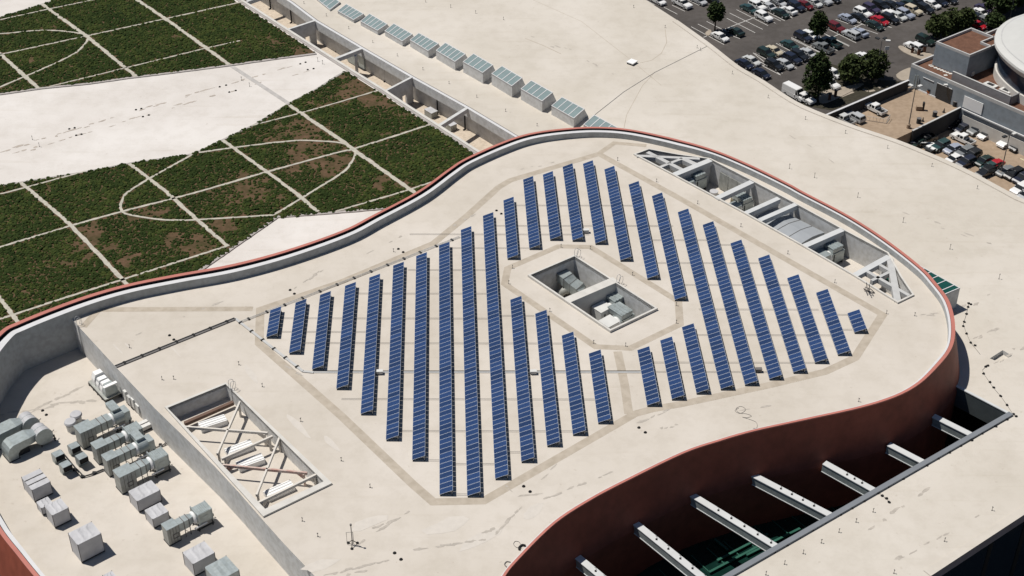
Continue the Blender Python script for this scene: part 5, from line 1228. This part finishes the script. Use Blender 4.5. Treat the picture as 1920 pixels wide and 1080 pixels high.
# arched duct roof
zc = -1.1
nl, fl_, nr, fr_ = P(1435, 420, zc - .6), P(1478, 402.5, zc - .6), P(1500, 459, zc - .6), P(1546, 437, zc - .6)
nl2, fl2 = P(1405, 404.5, zc - .6), P(1452, 387, zc - .6)
o = thing('arched_duct', 'broad pale arched duct roof with dark seams filling the middle pit bays', 'duct', nl)
m = MB(); arch = [(0, -.55), (.0, .1), (.25, .32), (.5, .46), (.75, .34), (1, .12), (1, -.55)]
rows_ = [[a.lerp(b, t) + Vector((0, 0, z)) for t, z in arch] for a, b in ((nl2, fl2), (nl, fl_), (nl.lerp(nr, .33), fl_.lerp(fr_, .33)), (nl.lerp(nr, .66), fl_.lerp(fr_, .66)), (nr, fr_))]
for a, b in zip(rows_, rows_[1:]): n = len(a); m.add(a + b, [(i, i + 1, n + i + 1, n + i) for i in range(n - 1)])
m.add(rows_[-1], [tuple(range(len(arch)))]); m.add(rows_[0], [tuple(range(len(arch)))]); m.build('duct_shell', mat('pale_duct', (.33, .35, .37), .55, .1, var=.05, scale=.4), o)
m = MB()
for r_ in rows_[1:-1]: m.tube([k + Vector((0, 0, .02)) for k in r_], .06, 5)
m.build('duct_seam', M['steel_dark'], o)
# panels leaning on the far wall of the long pit, a prop frame and odds
for k, (x, y, x2, y2) in enumerate([(1351, 322, 1367, 331), (1368, 331.5, 1384, 340), (1385, 340.5, 1398, 348)]):
    m = MB(); A, Bq = P(x, y, -1.0), P(x2, y2, -1.0); d = (Bq - A).normalized(); n_ = Vector((-d.y, d.x, 0)); n_ = -n_ if n_.y > 0 else n_; A += n_ * .1; Bq += n_ * .1; m.bar(A, Bq, .08, 3.4); m.build('wall_panel', M['galv_side'], HALL)
q = P(1627, 545, .3); o = thing('scaffold_frame', 'dark tangle of scaffold tubes at the edge of the long pit', 'scaffold', P(1627, 545, 0)); m = MB()
for a, b in [((1622, 540, 1.4), (1622, 544, -3)), ((1628, 540, 1.8), (1628, 546, 0)), ((1625, 530, 2), (1626, 545, 0)), ((1620, 543, .1), (1640, 549, .1)), ((1632, 541, .9), (1640, 549, .1)), ((1622, 538, 1.2), (1634, 543, 1.2)), ((1630, 533, 2.0), (1630, 547, 0)), ((1619, 541, .5), (1628, 547, .1))]: m.tube([P(*a), P(*b)], .07, 5)
m.build('tube', M['steel_dark'], o)
# trench equipment
TANG = math.atan2(td.y, td.x)
q = P(669, 126, ZT); o = thing('trench_air_handler', 'grey air handler with tall fan box in the service trench', 'air handler', q, TANG); m = MB(); m.box(-3.4, -.4, 0, 2.4, .2, 2.4); m.build('casing', M['galv'], o, local=True)
m = MB(); m.box(.5, 2.6, .2, 2.4, .4, 3.4); m.box(.4, 2.8, .1, 2.6, 3.4, 3.6); m.build('fan_box', M['galv'], o, local=True); m = MB(); m.cyl((-.4, 1.2, 1.6), .9, (.9, 0, 0), 16); m.build('flexible_collar', M['whitepaint'], o, local=True); m = MB(); m.box(-3.3, 2.5, .1, .3, 0, .4); m.build('skid', M['dark'], o, local=True)
for x, y, lab, s in [(643, 101, 'low galvanised box with lid on the trench floor behind the portal beam', 1.3), (804, 219, 'tan box on the trench floor between two downpipes', 1.2), (840, 243, 'tan box on the trench floor just past the free beam', 1.2)]:
    q = P(x, y, ZT); o = thing('trench_box', lab, 'equipment box', q, TANG); m = MB(); m.box(-s, s, -.2, 1.4, 0, 1.3); m.build('casing', M['galv_side'], o, local=True); m = MB(); m.box(-s * 1.05, s * 1.05, -.25, 1.5, 1.3, 1.4); m.build('lid', M['galv'] if s > 1.25 else M['jacket'], o, local=True)
# ================================================================== vehicles
PAL = {'white': (.72, .72, .71), 'silver': (.42, .43, .44), 'grey': (.17, .18, .185), 'black': (.012, .013, .015), 'dark green': (.014, .028, .024), 'teal': (.022, .055, .055), 'navy': (.014, .018, .034),
       'beige': (.50, .44, .33), 'dark red': (.12, .012, .014), 'red': (.36, .012, .022), 'maroon': (.085, .014, .022), 'pale blue': (.30, .33, .40), 'purple': (.045, .035, .07), 'light grey': (.52, .53, .52)}
PM = {k: paint(k.replace(' ', '_') + '_car_paint', v) for k, v in PAL.items()}
M['carglass'] = mat('car_glass', (.012, .014, .016), .08, spec=.6, var=.02)
KINDS = {  # length, width, lower body side profile (x forward), roof line, glasshouse
 'sedan': (4.7, 1.82, [(-2.35, .35), (-2.38, .75), (-2.25, .98), (-1.5, 1.02), (.9, .98), (2.0, .82), (2.33, .62), (2.35, .32)], (-1.05, .35, 1.45), (-1.75, 1.25, 1.0)),
 'SUV': (4.7, 1.9, [(-2.3, .4), (-2.35, .8), (-2.3, 1.12), (.9, 1.12), (2.0, 1.02), (2.3, .8), (2.35, .38)], (-2.0, .15, 1.75), (-2.28, .95, 1.12)),
 'van': (5.9, 2.0, [(-2.9, .4), (-2.92, 1.3), (1.9, 1.3), (2.7, 1.05), (2.95, .8), (2.95, .38)], (-2.8, 1.25, 2.55), (-2.9, 2.05, 1.3)),
}
def car_parts(kind):
    """meshes of one vehicle: body, glass, wheel"""
    if kind == 'pickup':
        b = MB()
        def body_slice(prof, w):
            n = len(prof); b.add([(x, -w, z) for x, z in prof] + [(x, w, z) for x, z in prof], [(i, (i + 1) % n, n + (i + 1) % n, n + i) for i in range(n)] + [tuple(range(n)), tuple(range(n, 2 * n))])
        body_slice([(-.75, .45), (-.75, 1.15), (1.2, 1.15), (2.5, 1.08), (2.75, .9), (2.78, .42)], .98)
        b.box(-2.85, -.75, -.98, .98, .5, .68); b.box(-2.85, -.75, .88, .98, .68, 1.12); b.box(-2.85, -.75, -.98, -.88, .68, 1.12); b.box(-2.85, -2.76, -.88, .88, .68, 1.12)
        b.add([(-.7, -.78, 1.84), (.55, -.78, 1.84), (.55, .78, 1.84), (-.7, .78, 1.84), (-.78, -.84, 1.72), (.68, -.84, 1.72), (.68, .84, 1.72), (-.78, .84, 1.72)], [(0, 1, 2, 3), (0, 1, 5, 4), (1, 2, 6, 5), (2, 3, 7, 6), (3, 0, 4, 7)])
        g = MB(); g.add([(-.76, -.94, 1.15), (1.25, -.94, 1.15), (1.25, .94, 1.15), (-.76, .94, 1.15), (-.74, -.82, 1.73), (.66, -.82, 1.73), (.66, .82, 1.73), (-.74, .82, 1.73)], [(0, 1, 5, 4), (1, 2, 6, 5), (2, 3, 7, 6), (3, 0, 4, 7)])
        for x in (-.78, .1, 1.18): pass
        for s in (-1, 1): b.add([(-.8, s * .95, 1.14), (-.55, s * .95, 1.14), (-.58, s * .83, 1.75), (-.78, s * .83, 1.75)], [(0, 1, 2, 3)]); b.add([(.15, s * .955, 1.14), (.27, s * .955, 1.14), (.27, s * .84, 1.75), (.15, s * .84, 1.75)], [(0, 1, 2, 3)])
        bed = MB(); bed.box(-2.74, -.78, -.86, .86, .685, .70)
        wx = (-1.85, 1.75); ww, wr = .99, .40
    else:
        L, W, prof, (ra, rb, rz), (ga, gb, gz) = KINDS[kind]; b = MB(); h = W / 2; n = len(prof)
        tp = [.97 if i in (0, n - 1) else 1.0 for i in range(n)]
        b.add([(x, -h * t * (1 if z < 1 else .97), z) for (x, z), t in zip(prof, tp)] + [(x, h * t * (1 if z < 1 else .97), z) for (x, z), t in zip(prof, tp)], [(i, (i + 1) % n, n + (i + 1) % n, n + i) for i in range(n)] + [tuple(range(n)), tuple(range(n, 2 * n))])
        t = h * .80 if kind != 'van' else h * .88; u = h * .86 if kind != 'van' else h * .93
        b.add([(ra, -t, rz), (rb, -t, rz), (rb, t, rz), (ra, t, rz), (ra - .1, -u, rz - .12), (rb + .12, -u, rz - .12), (rb + .12, u, rz - .12), (ra - .1, u, rz - .12)], [(0, 1, 2, 3), (0, 1, 5, 4), (1, 2, 6, 5), (2, 3, 7, 6), (3, 0, 4, 7)])
        g = MB(); v = h * .95; w2 = u * .985
        G = [(ga, -v, gz - .02), (gb, -v, gz - .02), (gb, v, gz - .02), (ga, v, gz - .02), (ra - .1, -w2, rz - .11), (rb + .12, -w2, rz - .11), (rb + .12, w2, rz - .11), (ra - .1, w2, rz - .11)]
        if kind == 'van':
            b.add([(q[0] if q[0] < 1 else 1.1, q[1] * 1.01, q[2]) for q in G], [(0, 1, 5, 4), (2, 3, 7, 6), (3, 0, 4, 7)])
        g.add(G, [(0, 1, 5, 4), (1, 2, 6, 5), (2, 3, 7, 6), (3, 0, 4, 7)])
        for s in (-1, 1):   # pillars
            for x0, x1 in ((ga + .05, ra - .05), (gb - .06, rb + .1), ((ga + gb) / 2 - .05, (ra + rb) / 2 + .05)):
                b.add([(x0 - .07, s * (v + .01), gz - .03), (x0 + .07, s * (v + .01), gz - .03), (x1 + .06, s * (w2 + .012), rz - .1), (x1 - .06, s * (w2 + .012), rz - .1)], [(0, 1, 2, 3)])
        bed = None; wx = (-L * .29, L * .3); ww, wr = h, .36 if kind != 'van' else .38
    b.box(-.1 + (wx[1] - .9), wx[1] - .9 + .15, -ww - .12, ww + .12, 1.0 if kind == 'sedan' else 1.15, 1.13 if kind == 'sedan' else 1.3)
    out = {'body': b, 'glass': g}
    if bed: out['bed'] = bed
    w = MB(); w.cyl((0, -.11, 0), wr, (0, .22, 0), 14); w.cyl((0, -.118, 0), wr * .55, (0, .236, 0), 10, 1); out['wheel'] = w
    hl = MB(); hl.box(-.03, .03, -.2, .2, -.08, .08); out['light'] = hl
    return out, wx, ww, wr
CARLIB = {}
def vehicle(kind, colour, label, x, y, z, ang, group):
    if kind not in CARLIB:
        parts, wx, ww, wr = car_parts(kind); lib = {}
        for k, nm, mt in (('body', 'body', [PM['white']]), ('glass', 'window_glass', [M['carglass']]), ('bed', 'cargo_bed', [M['black']]), ('wheel', 'wheel', [M['tyre'], M['steel']]), ('light', 'headlight', [M['lamp']])):
            if k in parts: o = parts[k].build(nm, mt, None, local=True); COL.objects.unlink(o); lib[k] = (nm, o.data); bpy.data.objects.remove(o)
        CARLIB[kind] = (lib, wx, ww, wr)
    lib, wx, ww, wr = CARLIB[kind]
    o = thing({'SUV': 'parked_suv', 'sedan': 'parked_car', 'pickup': 'pickup_truck', 'van': 'delivery_van'}[kind], label, {'SUV': 'car', 'sedan': 'car', 'pickup': 'pickup truck', 'van': 'van'}[kind], (x, y, z), ang, group)
    def put(k, l=(0, 0, 0)):
        nm, me = lib[k]; c = bpy.data.objects.new(nm, me); COL.objects.link(c); c.parent = o; c.location = l; return c
    c = put('body'); c.material_slots[0].link = 'OBJECT'; c.material_slots[0].material = PM[colour]
    put('glass')
    if 'bed' in lib: put('bed')
    for a in wx:
        for s in (-1, 1): put('wheel', (a, s * (ww - .06), wr))
    fx = {'sedan': 2.3, 'SUV': 2.3, 'pickup': 2.74, 'van': 2.9}[kind]
    for s in (-1, 1): put('light', (fx, s * (ww - .3), .72))
    return o
SANGL = math.atan2(sd.y, sd.x)     # stall direction, towards the camera side
def place(l, z, desc, group, ang=None, hz=.6):
    seen = {}
    l = sorted(l, key=lambda c: c[0])
    tot = {}
    for c in l: tot[(c[2], c[3])] = tot.get((c[2], c[3]), 0) + 1
    for c in l:
        x, y, col, kind = c[:4]; fl = c[4] if len(c) > 4 else 0
        k = (col, kind); seen[k] = seen.get(k, 0) + 1
        wd = {'SUV': 'SUV', 'sedan': 'sedan', 'pickup': 'pickup truck', 'van': 'delivery van'}[kind]
        lab = f'{col} {wd} {desc}' if tot[k] == 1 else f'{ORD[seen[k] - 1]} {col} {wd} {desc}'
        q = P(x, y, z + hz); a = (SANGL if ang is None else ang) + (math.pi if fl else 0)
        vehicle(kind, col, lab, q.x, q.y, z, a + rng.uniform(-.025, .025), group)
GA = 'cars parked on the asphalt lot'
place([(1233, 1, 'white', 'sedan'), (1279, 7, 'white', 'pickup'), (1310, 1, 'silver', 'sedan'), (1334, 0, 'black', 'sedan')], ZA, 'at the top of the stalls beside the roof edge', GA)
place([(1350, 69, 'white', 'sedan'), (1379, 59, 'dark green', 'sedan', 1)], ZA, 'beside the small round tree', GA)
place([(1404, 16.5, 'teal', 'sedan'), (1420, 12, 'white', 'SUV'), (1432, 32, 'white', 'SUV'), (1437, 7.5, 'white', 'sedan'), (1447, -1, 'grey', 'SUV'), (1442, 13, 'silver', 'sedan'), (1464, 25, 'dark green', 'sedan'), (1478, 19.5, 'white', 'sedan', 1), (1459, 4, 'silver', 'sedan'), (1493, 13, 'navy', 'SUV'), (1509, 9.5, 'dark red', 'sedan'), (1526, 5, 'light grey', 'sedan'), (1544, 1, 'silver', 'SUV'), (1560, -3, 'black', 'sedan'), (1476, 2, 'black', 'SUV'), (1492, -3, 'grey', 'sedan')], ZA, 'in the upper double row above the open aisle', GA)
place([(1589, 35, 'pale blue', 'sedan'), (1611, 33, 'black', 'sedan'), (1617.5, 24.5, 'white', 'SUV'), (1634, 17, 'purple', 'SUV'), (1652, 11.5, 'black', 'SUV'), (1671, 10, 'black', 'sedan'), (1650, 38.5, 'red', 'sedan'), (1640, 48, 'dark green', 'sedan'), (1669, 36, 'black', 'SUV'), (1671, 27, 'white', 'sedan'), (1567.5, 52, 'dark red', 'SUV'), (1595.5, 65, 'silver', 'SUV', 1), (1611, 60.5, 'pale blue', 'sedan', 1), (1684, 30, 'light grey', 'sedan'), (1698, 27, 'pale blue', 'SUV'), (1712.5, 20, 'beige', 'SUV'), (1735, 17, 'black', 'SUV'), (1747, 8, 'white', 'sedan'), (1722, 6.5, 'navy', 'SUV'), (1761, 3, 'navy', 'sedan'), (1779, -1, 'black', 'sedan'), (1690, 13, 'navy', 'sedan'), (1706, 8, 'dark green', 'sedan')], ZA, 'in the double row past the second tree', GA)
place([(1506, 70, 'navy', 'SUV'), (1519, 65, 'white', 'sedan'), (1558, 79.5, 'teal', 'pickup', 1), (1543, 90, 'grey', 'pickup', 1), (1481, 84.5, 'teal', 'sedan'), (1451, 95, 'beige', 'sedan'), (1515, 100, 'silver', 'sedan'), (1499, 105, 'black', 'SUV'), (1486, 111, 'navy', 'SUV'), (1471, 120, 'silver', 'sedan'), (1437, 101, 'dark green', 'SUV'), (1452, 123, 'black', 'SUV'), (1409, 114, 'light grey', 'sedan'), (1396, 120, 'navy', 'sedan'), (1427.5, 138, 'navy', 'sedan')], ZA, 'in the double row closest to the roof curve', GA)
place([(1489, 177, 'white', 'van')], ZA, 'beside the tall conical tree', GA)
place([(1507, 184, 'white', 'pickup')], ZA, 'nosing out behind the delivery van', GA)
place([(1562, 137, 'white', 'sedan'), (1557, 158, 'white', 'SUV')], ZA, 'glimpsed between the conical tree and the bush pair', GA)
place([(1621, 108, 'white', 'sedan')], ZA, 'half hidden behind the bush pair', GA)
place([(1712.5, 87.5, 'white', 'SUV', 1)], ZA, 'by the long paved island', GA)
place([(1735, 76, 'dark green', 'SUV')], ZA, 'under the bushes by the grey block', GA)
place([(1839, 24, 'white', 'sedan'), (1836, 36, 'black', 'SUV'), (1832, 46.5, 'red', 'sedan'), (1845, 16, 'purple', 'sedan'), (1822, 39, 'dark red', 'sedan'), (1848, 41, 'grey', 'SUV')], ZA, 'under the trees behind the grey tower', GA)
GD = 'vehicles on the tan deck and lower lot'
place([(1640, 203, 'white', 'pickup', 1), (1603, 219, 'silver', 'SUV', 1), (1581, 223, 'light grey', 'pickup', 1)], ZD, 'on the tan upper deck', GD, None, .7)
LANG = math.atan2((P(1865, 245, ZL) - P(1835, 258, ZL)).y, (P(1865, 245, ZL) - P(1835, 258, ZL)).x)
place([(1789, 232, 'black', 'SUV'), (1805, 240, 'navy', 'sedan'), (1818, 233, 'black', 'sedan'), (1831, 244.5, 'grey', 'SUV'), (1850, 252, 'white', 'sedan'), (1887, 267.5, 'white', 'SUV'), (1910, 275, 'black', 'SUV')], ZL, 'in the shaded lower lot by the grey wall', GD, LANG + math.pi)
place([(1805, 260, 'white', 'pickup', 1)], ZL, 'alone in the middle of the lower lot', GD, None, .7)
place([(1693, 253, 'maroon', 'SUV'), (1703, 262, 'dark red', 'SUV'), (1721, 268, 'dark green', 'sedan'), (1735, 263, 'black', 'pickup'), (1763, 274, 'teal', 'SUV'), (1787, 279, 'pale blue', 'sedan'), (1808, 286, 'grey', 'SUV'), (1822, 292, 'black', 'SUV'), (1789, 298, 'white', 'sedan'), (1811, 305, 'navy', 'SUV'), (1845, 301.5, 'dark green', 'sedan'), (1865, 309, 'red', 'sedan'), (1847, 324, 'black', 'SUV'), (1856, 313, 'teal', 'sedan'), (1885, 320.5, 'grey', 'sedan'), (1901, 327, 'black', 'SUV'), (1917, 335, 'navy', 'SUV'), (1913, 355, 'white', 'SUV'), (1925, 366, 'silver', 'sedan')], ZL + .6, 'in the lower row along the roof edge', GD, LANG + math.pi)
m = MB(); q = pts([(1640, 300), (1688, 245), (1712, 250), (1775, 281), (1840, 312), (1935, 358), (1935, 400), (1800, 360)], ZL + .58); m.prism([(k.x, k.y) for k in q], ZL - .1, ZL + .58); tag(m.build('parking_terrace', M['deck']), kind='structure')
q = P(1749, 281, ZL + .6); o = thing('open_trailer', 'dark open trailer carrying two white boards in the row along the roof edge', 'trailer', q, LANG); m = MB(); m.box(-1.9, 1.9, -1.2, 1.2, .5, .7); m.box(-1.9, 1.9, -1.2, -1.1, .7, 1.0); m.box(-1.9, 1.9, 1.1, 1.2, .7, 1.0); m.build('trailer_bed', M['dark'], o, local=True)
for s in (-1, 1):
    m = MB(); m.box(-1.2, 1.1, s * .6 - .42, s * .6 + .42, .72, .95); m.build('white_board', M['whitepaint'], o, local=True); m = MB(); m.cyl((0, s * 1.3, .35), .34, (0, -.2 * s, 0), 12); m.build('wheel', M['tyre'], o, local=True)
m = MB(); m.bar((1.9, 0, .6), (3.2, 0, .55), .12, .12); m.build('drawbar', M['dark'], o, local=True)

# ================================================================== trees
def crown_mesh(name, rx, ry, rz, n, cone=0.0, leaf=.5, seed=1):
    r = random.Random(seed); V, F = [], []
    lob = [(Vector((r.uniform(-1, 1), r.uniform(-1, 1), r.uniform(-.8, 1))).normalized(), r.uniform(.6, 1.05), r.uniform(.28, .55)) for _ in range(22)]
    for k in range(n):
        while True:
            d = Vector((r.gauss(0, 1), r.gauss(0, 1), r.gauss(0, 1))).normalized(); rad = r.random() ** .35
            p = d * rad
            if r.random() < .62:
                c, dist, s = lob[r.randrange(len(lob))]; p = c * dist * .75 + d * s * .62 * r.random() ** .4
            if p.length < 1.12: break
        if noise.noise(p * 2.3 + Vector((seed, 0, 0))) < -.2: continue
        s = 1 - cone * max(0, (p.z + .6)) / 1.7
        c = Vector((p.x * rx * s, p.y * ry * s, p.z * rz))
        a = Vector((r.gauss(0, 1), r.gauss(0, 1), r.gauss(0, .6))).normalized(); b = a.cross(Vector((r.gauss(0, 1), r.gauss(0, 1), r.gauss(0, 1)))).normalized()
        l = leaf * r.uniform(.6, 1.4); k0 = len(V)
        V += [c - a * l, c + b * l * .55, c + a * l, c - b * l * .55]; F.append((k0, k0 + 1, k0 + 2, k0 + 3))
    me = bpy.data.meshes.new(name); me.from_pydata(V, [], F); me.update(); return me
def tree(label, x, y, z, ht, rx, rz, cone=0, n=2600, leafm='leaf', seed=1, clear=None, group=None, cat='tree', name='tree'):
    q = P(x, y, z); o = thing(name, label, cat, q, rng.uniform(0, 6), group)
    me = crown_mesh('crown', rx, rx * rng.uniform(.9, 1.05), rz, n, cone, .42, seed); me.materials.append(M[leafm]); c = bpy.data.objects.new('crown', me); COL.objects.link(c); c.parent = o; c.location = (0, 0, ht - rz)
    m = MB(); m.tube([(0, 0, 0), (.05, .02, ht * .3), (-.05, .05, ht - rz), (0, 0, ht - rz * .5)], [.24, .18, .13, .05], 8)
    for k in range(6):
        t = k * 1.05; b0 = ht - rz * (1.25 - .12 * k); m.tube([(0, 0, b0), (rx * .35 * math.cos(t), rx * .35 * math.sin(t), b0 + rz * .45), (rx * .62 * math.cos(t), rx * .62 * math.sin(t), b0 + rz * .8)], [.09, .06, .02], 5)
    m.build('trunk', M['trunk'], o, local=True); return o
tree('small round tree on its own by the stalls near the white roof', 1340, 59, ZA, 7.6, 2.2, 2.5, .1, 2400, 'leaf', 3)
tree('dark egg-shaped tree on the island among the middle stalls', 1531, 79, ZA, 8.0, 2.45, 3.1, .25, 2600, 'leaf', 5)
tree('tall dark conical tree at the lot corner beside the white van', 1528, 186, ZA, 11.8, 3.9, 5.4, .55, 5200, 'leaf', 7)
tree('broad bushy tree of the pair by the lamp post, on the van side', 1594, 156, ZA, 7.0, 3.4, 3.2, .2, 3600, 'leaf2', 11)
tree('broad bushy tree of the pair by the lamp post, on the grey block side', 1636, 150, ZA, 7.4, 3.5, 3.4, .15, 3800, 'leaf2', 13)
tree('rounded olive bush tree growing against the grey tower, lot side', 1757, 72, ZA, 6.0, 3.2, 2.8, .1, 3200, 'leaf2', 17)
tree('rounded olive bush tree between the grey tower and its neighbour bush', 1782, 62, ZA, 6.2, 3.4, 2.9, .1, 3200, 'leaf2', 19)
tree('small olive bush tree touching the back corner of the grey tower', 1807, 54, ZA, 5.4, 2.6, 2.4, .1, 2400, 'leaf2', 23)
for k, (x, y, rx, ht, lab) in enumerate([(1868, 32, 4.2, 8.0, 'large dark tree behind the tower beside the red car'), (1893, 20, 4.6, 9.0, 'large dark tree by the tall lamp behind the drum'), (1862, 54, 2.4, 4.0, 'low dark shrub tree behind the tower wall'), (1915, 10, 4.4, 8.5, 'dark tree at the top corner beyond the drum'), (1875, 6, 3.6, 7.0, 'dark tree at the top edge behind the parked cars')]):
    tree(lab, x, y, ZA, ht, rx, ht * .42, .1, 3400, 'leaf', 31 + k)

# ================================================================== lamps, posts and small lot things
def lamp_post(label, x, y, z, ht, heads, base=True):
    q = P(x, y, z); o = thing('lamp_post', label, 'lamp post', q); m = MB(); m.tube([(0, 0, 0), (0, 0, ht)], [.13, .08], 8); m.build('pole', M['steel_dark'], o, local=True)
    if base: m = MB(); m.cyl((0, 0, 0), .42, (0, 0, .9), 12); m.build('concrete_base', M['deck'], o, local=True)
    for a, white in heads:
        m = MB(); c, s = math.cos(a), math.sin(a); m.bar((0, 0, ht), (c * 1.0, s * 1.0, ht + .05), .08, .08, 1, False); m.bar((c * .8, s * .8, ht + .2), (c * 1.8, s * 1.8, ht + .2), .6, .28, 0); m.build('lamp_head', [M['offwhite'] if white else M['dark'], M['steel_dark']], o, local=True)
lamp_post('tall three-headed lamp post beside the bush pair', 1641, 154, ZA, 10.2, [(2.2, 0), (.9, 0), (-.15, 1)])
lamp_post('lamp post with two pale heads on the tan deck by the maroon SUV', 1703, 240, ZD, 9.6, [(.6, 1), (2.2, 1), (3.6, 0)])
lamp_post('lamp post on a dark base in the lower row along the roof edge', 1876, 328, ZL + .6, 9.4, [(.5, 1), (3.6, 0)])
lamp_post('tall plain lamp post rising behind the white drum', 1892, 40, ZA, 11.0, [(.6, 1), (2.6, 1)])
def little(name, label, cat, x, y, z, fn, group=None):
    q = P(x, y, z); o = thing(name, label, cat, q, rng.uniform(-.3, .3), group); fn(o); return o
def barrel(o):
    m = MB(); m.cyl((0, 0, 0), .48, (0, 0, 1.15), 14); m.build('drum', M['darkwall'], o, local=True); m = MB(); m.cyl((0, 0, 1.15), .52, (0, 0, .08), 14); m.build('rim', M['steel_dark'], o, local=True)
def cone(o):
    m = MB(); m.tube([(0, 0, .06), (0, 0, 1.0)], [.22, .05], 10); m.build('cone_body', M['dark'], o, local=True); m = MB(); m.box(-.3, .3, -.3, .3, 0, .06); m.build('foot', M['black'], o, local=True)
for x, y, l in [(1722, 231, 'dark barrel on the tan deck nearest the lamp post'), (1752, 218.5, 'dark barrel standing at the edge of the tan deck'), (1790, 199, 'dark barrel tucked in the deck corner by the grey wall'), (1687, 168, 'pale barrel beside the long retaining wall')]: little('barrel', l, 'barrel', x, y, ZD, barrel, 'barrels on the tan deck')
for x, y, l in [(1730, 227.5, 'dark post cone next to the barrel nearest the lamp'), (1769.5, 210.5, 'dark post cone standing alone near the deck edge')]: little('traffic_cone', l, 'cone', x, y, ZD, cone, 'cones on the tan deck')
def hydrant(o):
    m = MB(); m.cyl((0, 0, 0), .28, (0, 0, .9), 12); m.box(-.5, .5, -.12, .12, .6, .8); m.build('body', M['orange'], o, local=True); m = MB(); m.cyl((0, 0, .9), .42, (0, 0, .45), 12); m.build('cap', M['dark'], o, local=True)
little('fire_valve', 'orange valve stand with a dark cap at the foot of the grey wall', 'valve', 1741, 177, ZD, hydrant)
def cart(o):
    m = MB(); m.box(-.8, .5, -.5, .5, .25, 1.0); m.build('cart_body', M['deck'], o, local=True); m = MB(); m.box(.5, .9, -.35, .35, .2, 1.9); m.build('cart_back', M['dark'], o, local=True); m = MB(); m.box(-.8, .9, -.5, .5, .1, .25); m.build('base', M['tangravel'], o, local=True)
little('utility_cart', 'small tan cart with a dark upright back in the middle of the deck', 'cart', 1724, 206, ZD, cart)
def barrier(o):
    m = MB()
    for a, b in (((0, 0), (3.9, -1.7)), ((3.9, -1.7), (5.2, .2))):
        for z in (.1, 1.1): m.tube([(*a, z), (*b, z)], .04, 5)
        for k in range(7): t = k / 6; x, y = a[0] + (b[0] - a[0]) * t, a[1] + (b[1] - a[1]) * t; m.tube([(x, y, .0), (x, y, 1.1)], .025, 4)
    m.build('barrier_rail', M['steel'], o, local=True)
little('crowd_barrier', 'thin metal crowd barrier with two sections behind the silver SUV', 'barrier', 1624, 226, ZD, barrier)
def pay(o):
    m = MB(); m.box(-.3, .3, -.25, .25, 0, 1.5); m.build('cabinet', M['tangravel'], o, local=True); m = MB(); m.box(-.4, .4, -.35, .35, 1.5, 1.65); m.build('cap', M['dark'], o, local=True)
for x, y, l in [(1710, 99, 'tan ticket post on the paved island beside the white SUV'), (1722, 103, 'dark ticket post on the paved island near the grey block'), (1733, 97.5, 'tall dark ticket post at the rear of the white SUV'), (1566, 181, 'brown ticket post on the paving beside the conical tree'), (1555, 187, 'dark ticket post at the foot of the conical tree')]: little('ticket_post', l, 'post', x, y, ZA + .1, pay, 'ticket posts')
def sign(o):
    m = MB(); m.tube([(0, 0, 0), (0, 0, 3.0)], .08, 6); m.box(-.2, .2, -.2, .2, .2, 1.8); m.build('post', M['dark'], o, local=True); m = MB(); m.bar((-.5, 0, 3.9), (.5, 0, 3.9), .08, .9); m.build('sign_panel', M['offwhite'], o, local=True)
little('road_sign', 'pale square sign on a dark post beside the bush pair', 'sign', 1659, 116, ZA, sign)

# ================================================================== light
SUN_TRAVEL = Vector((1.68, -.56, -3.75)).normalized()
sl = bpy.data.lights.new('sun', 'SUN'); sl.energy = 5.0; sl.angle = R(.53); sl.color = (1, .955, .89)
so = bpy.data.objects.new('sun', sl); COL.objects.link(so); so.location = (-60, 200, 120); so.rotation_euler = SUN_TRAVEL.to_track_quat('-Z', 'Y').to_euler()
w = bpy.data.worlds.new('World'); C.world = w; w.use_nodes = True
n = w.node_tree.nodes; l = w.node_tree.links; bg = n['Background']; sk = n.new('ShaderNodeTexSky'); sk.sky_type = 'NISHITA'; sk.sun_disc = False
sk.sun_elevation = math.asin(-SUN_TRAVEL.z); sk.sun_rotation = math.atan2(-SUN_TRAVEL.x, -SUN_TRAVEL.y); sk.air_density = 1; sk.dust_density = .5; sk.altitude = 900; sk.ozone_density = 1.5
l.new(sk.outputs['Color'], bg.inputs['Color']); bg.inputs['Strength'].default_value = .05
C.view_settings.view_transform = 'Standard'; C.view_settings.look = 'None'; C.view_settings.exposure = -.11; C.view_settings.gamma = 1
C.cycles.max_bounces = 6; C.cycles.diffuse_bounces = 3
bpy.context.view_layer.update()
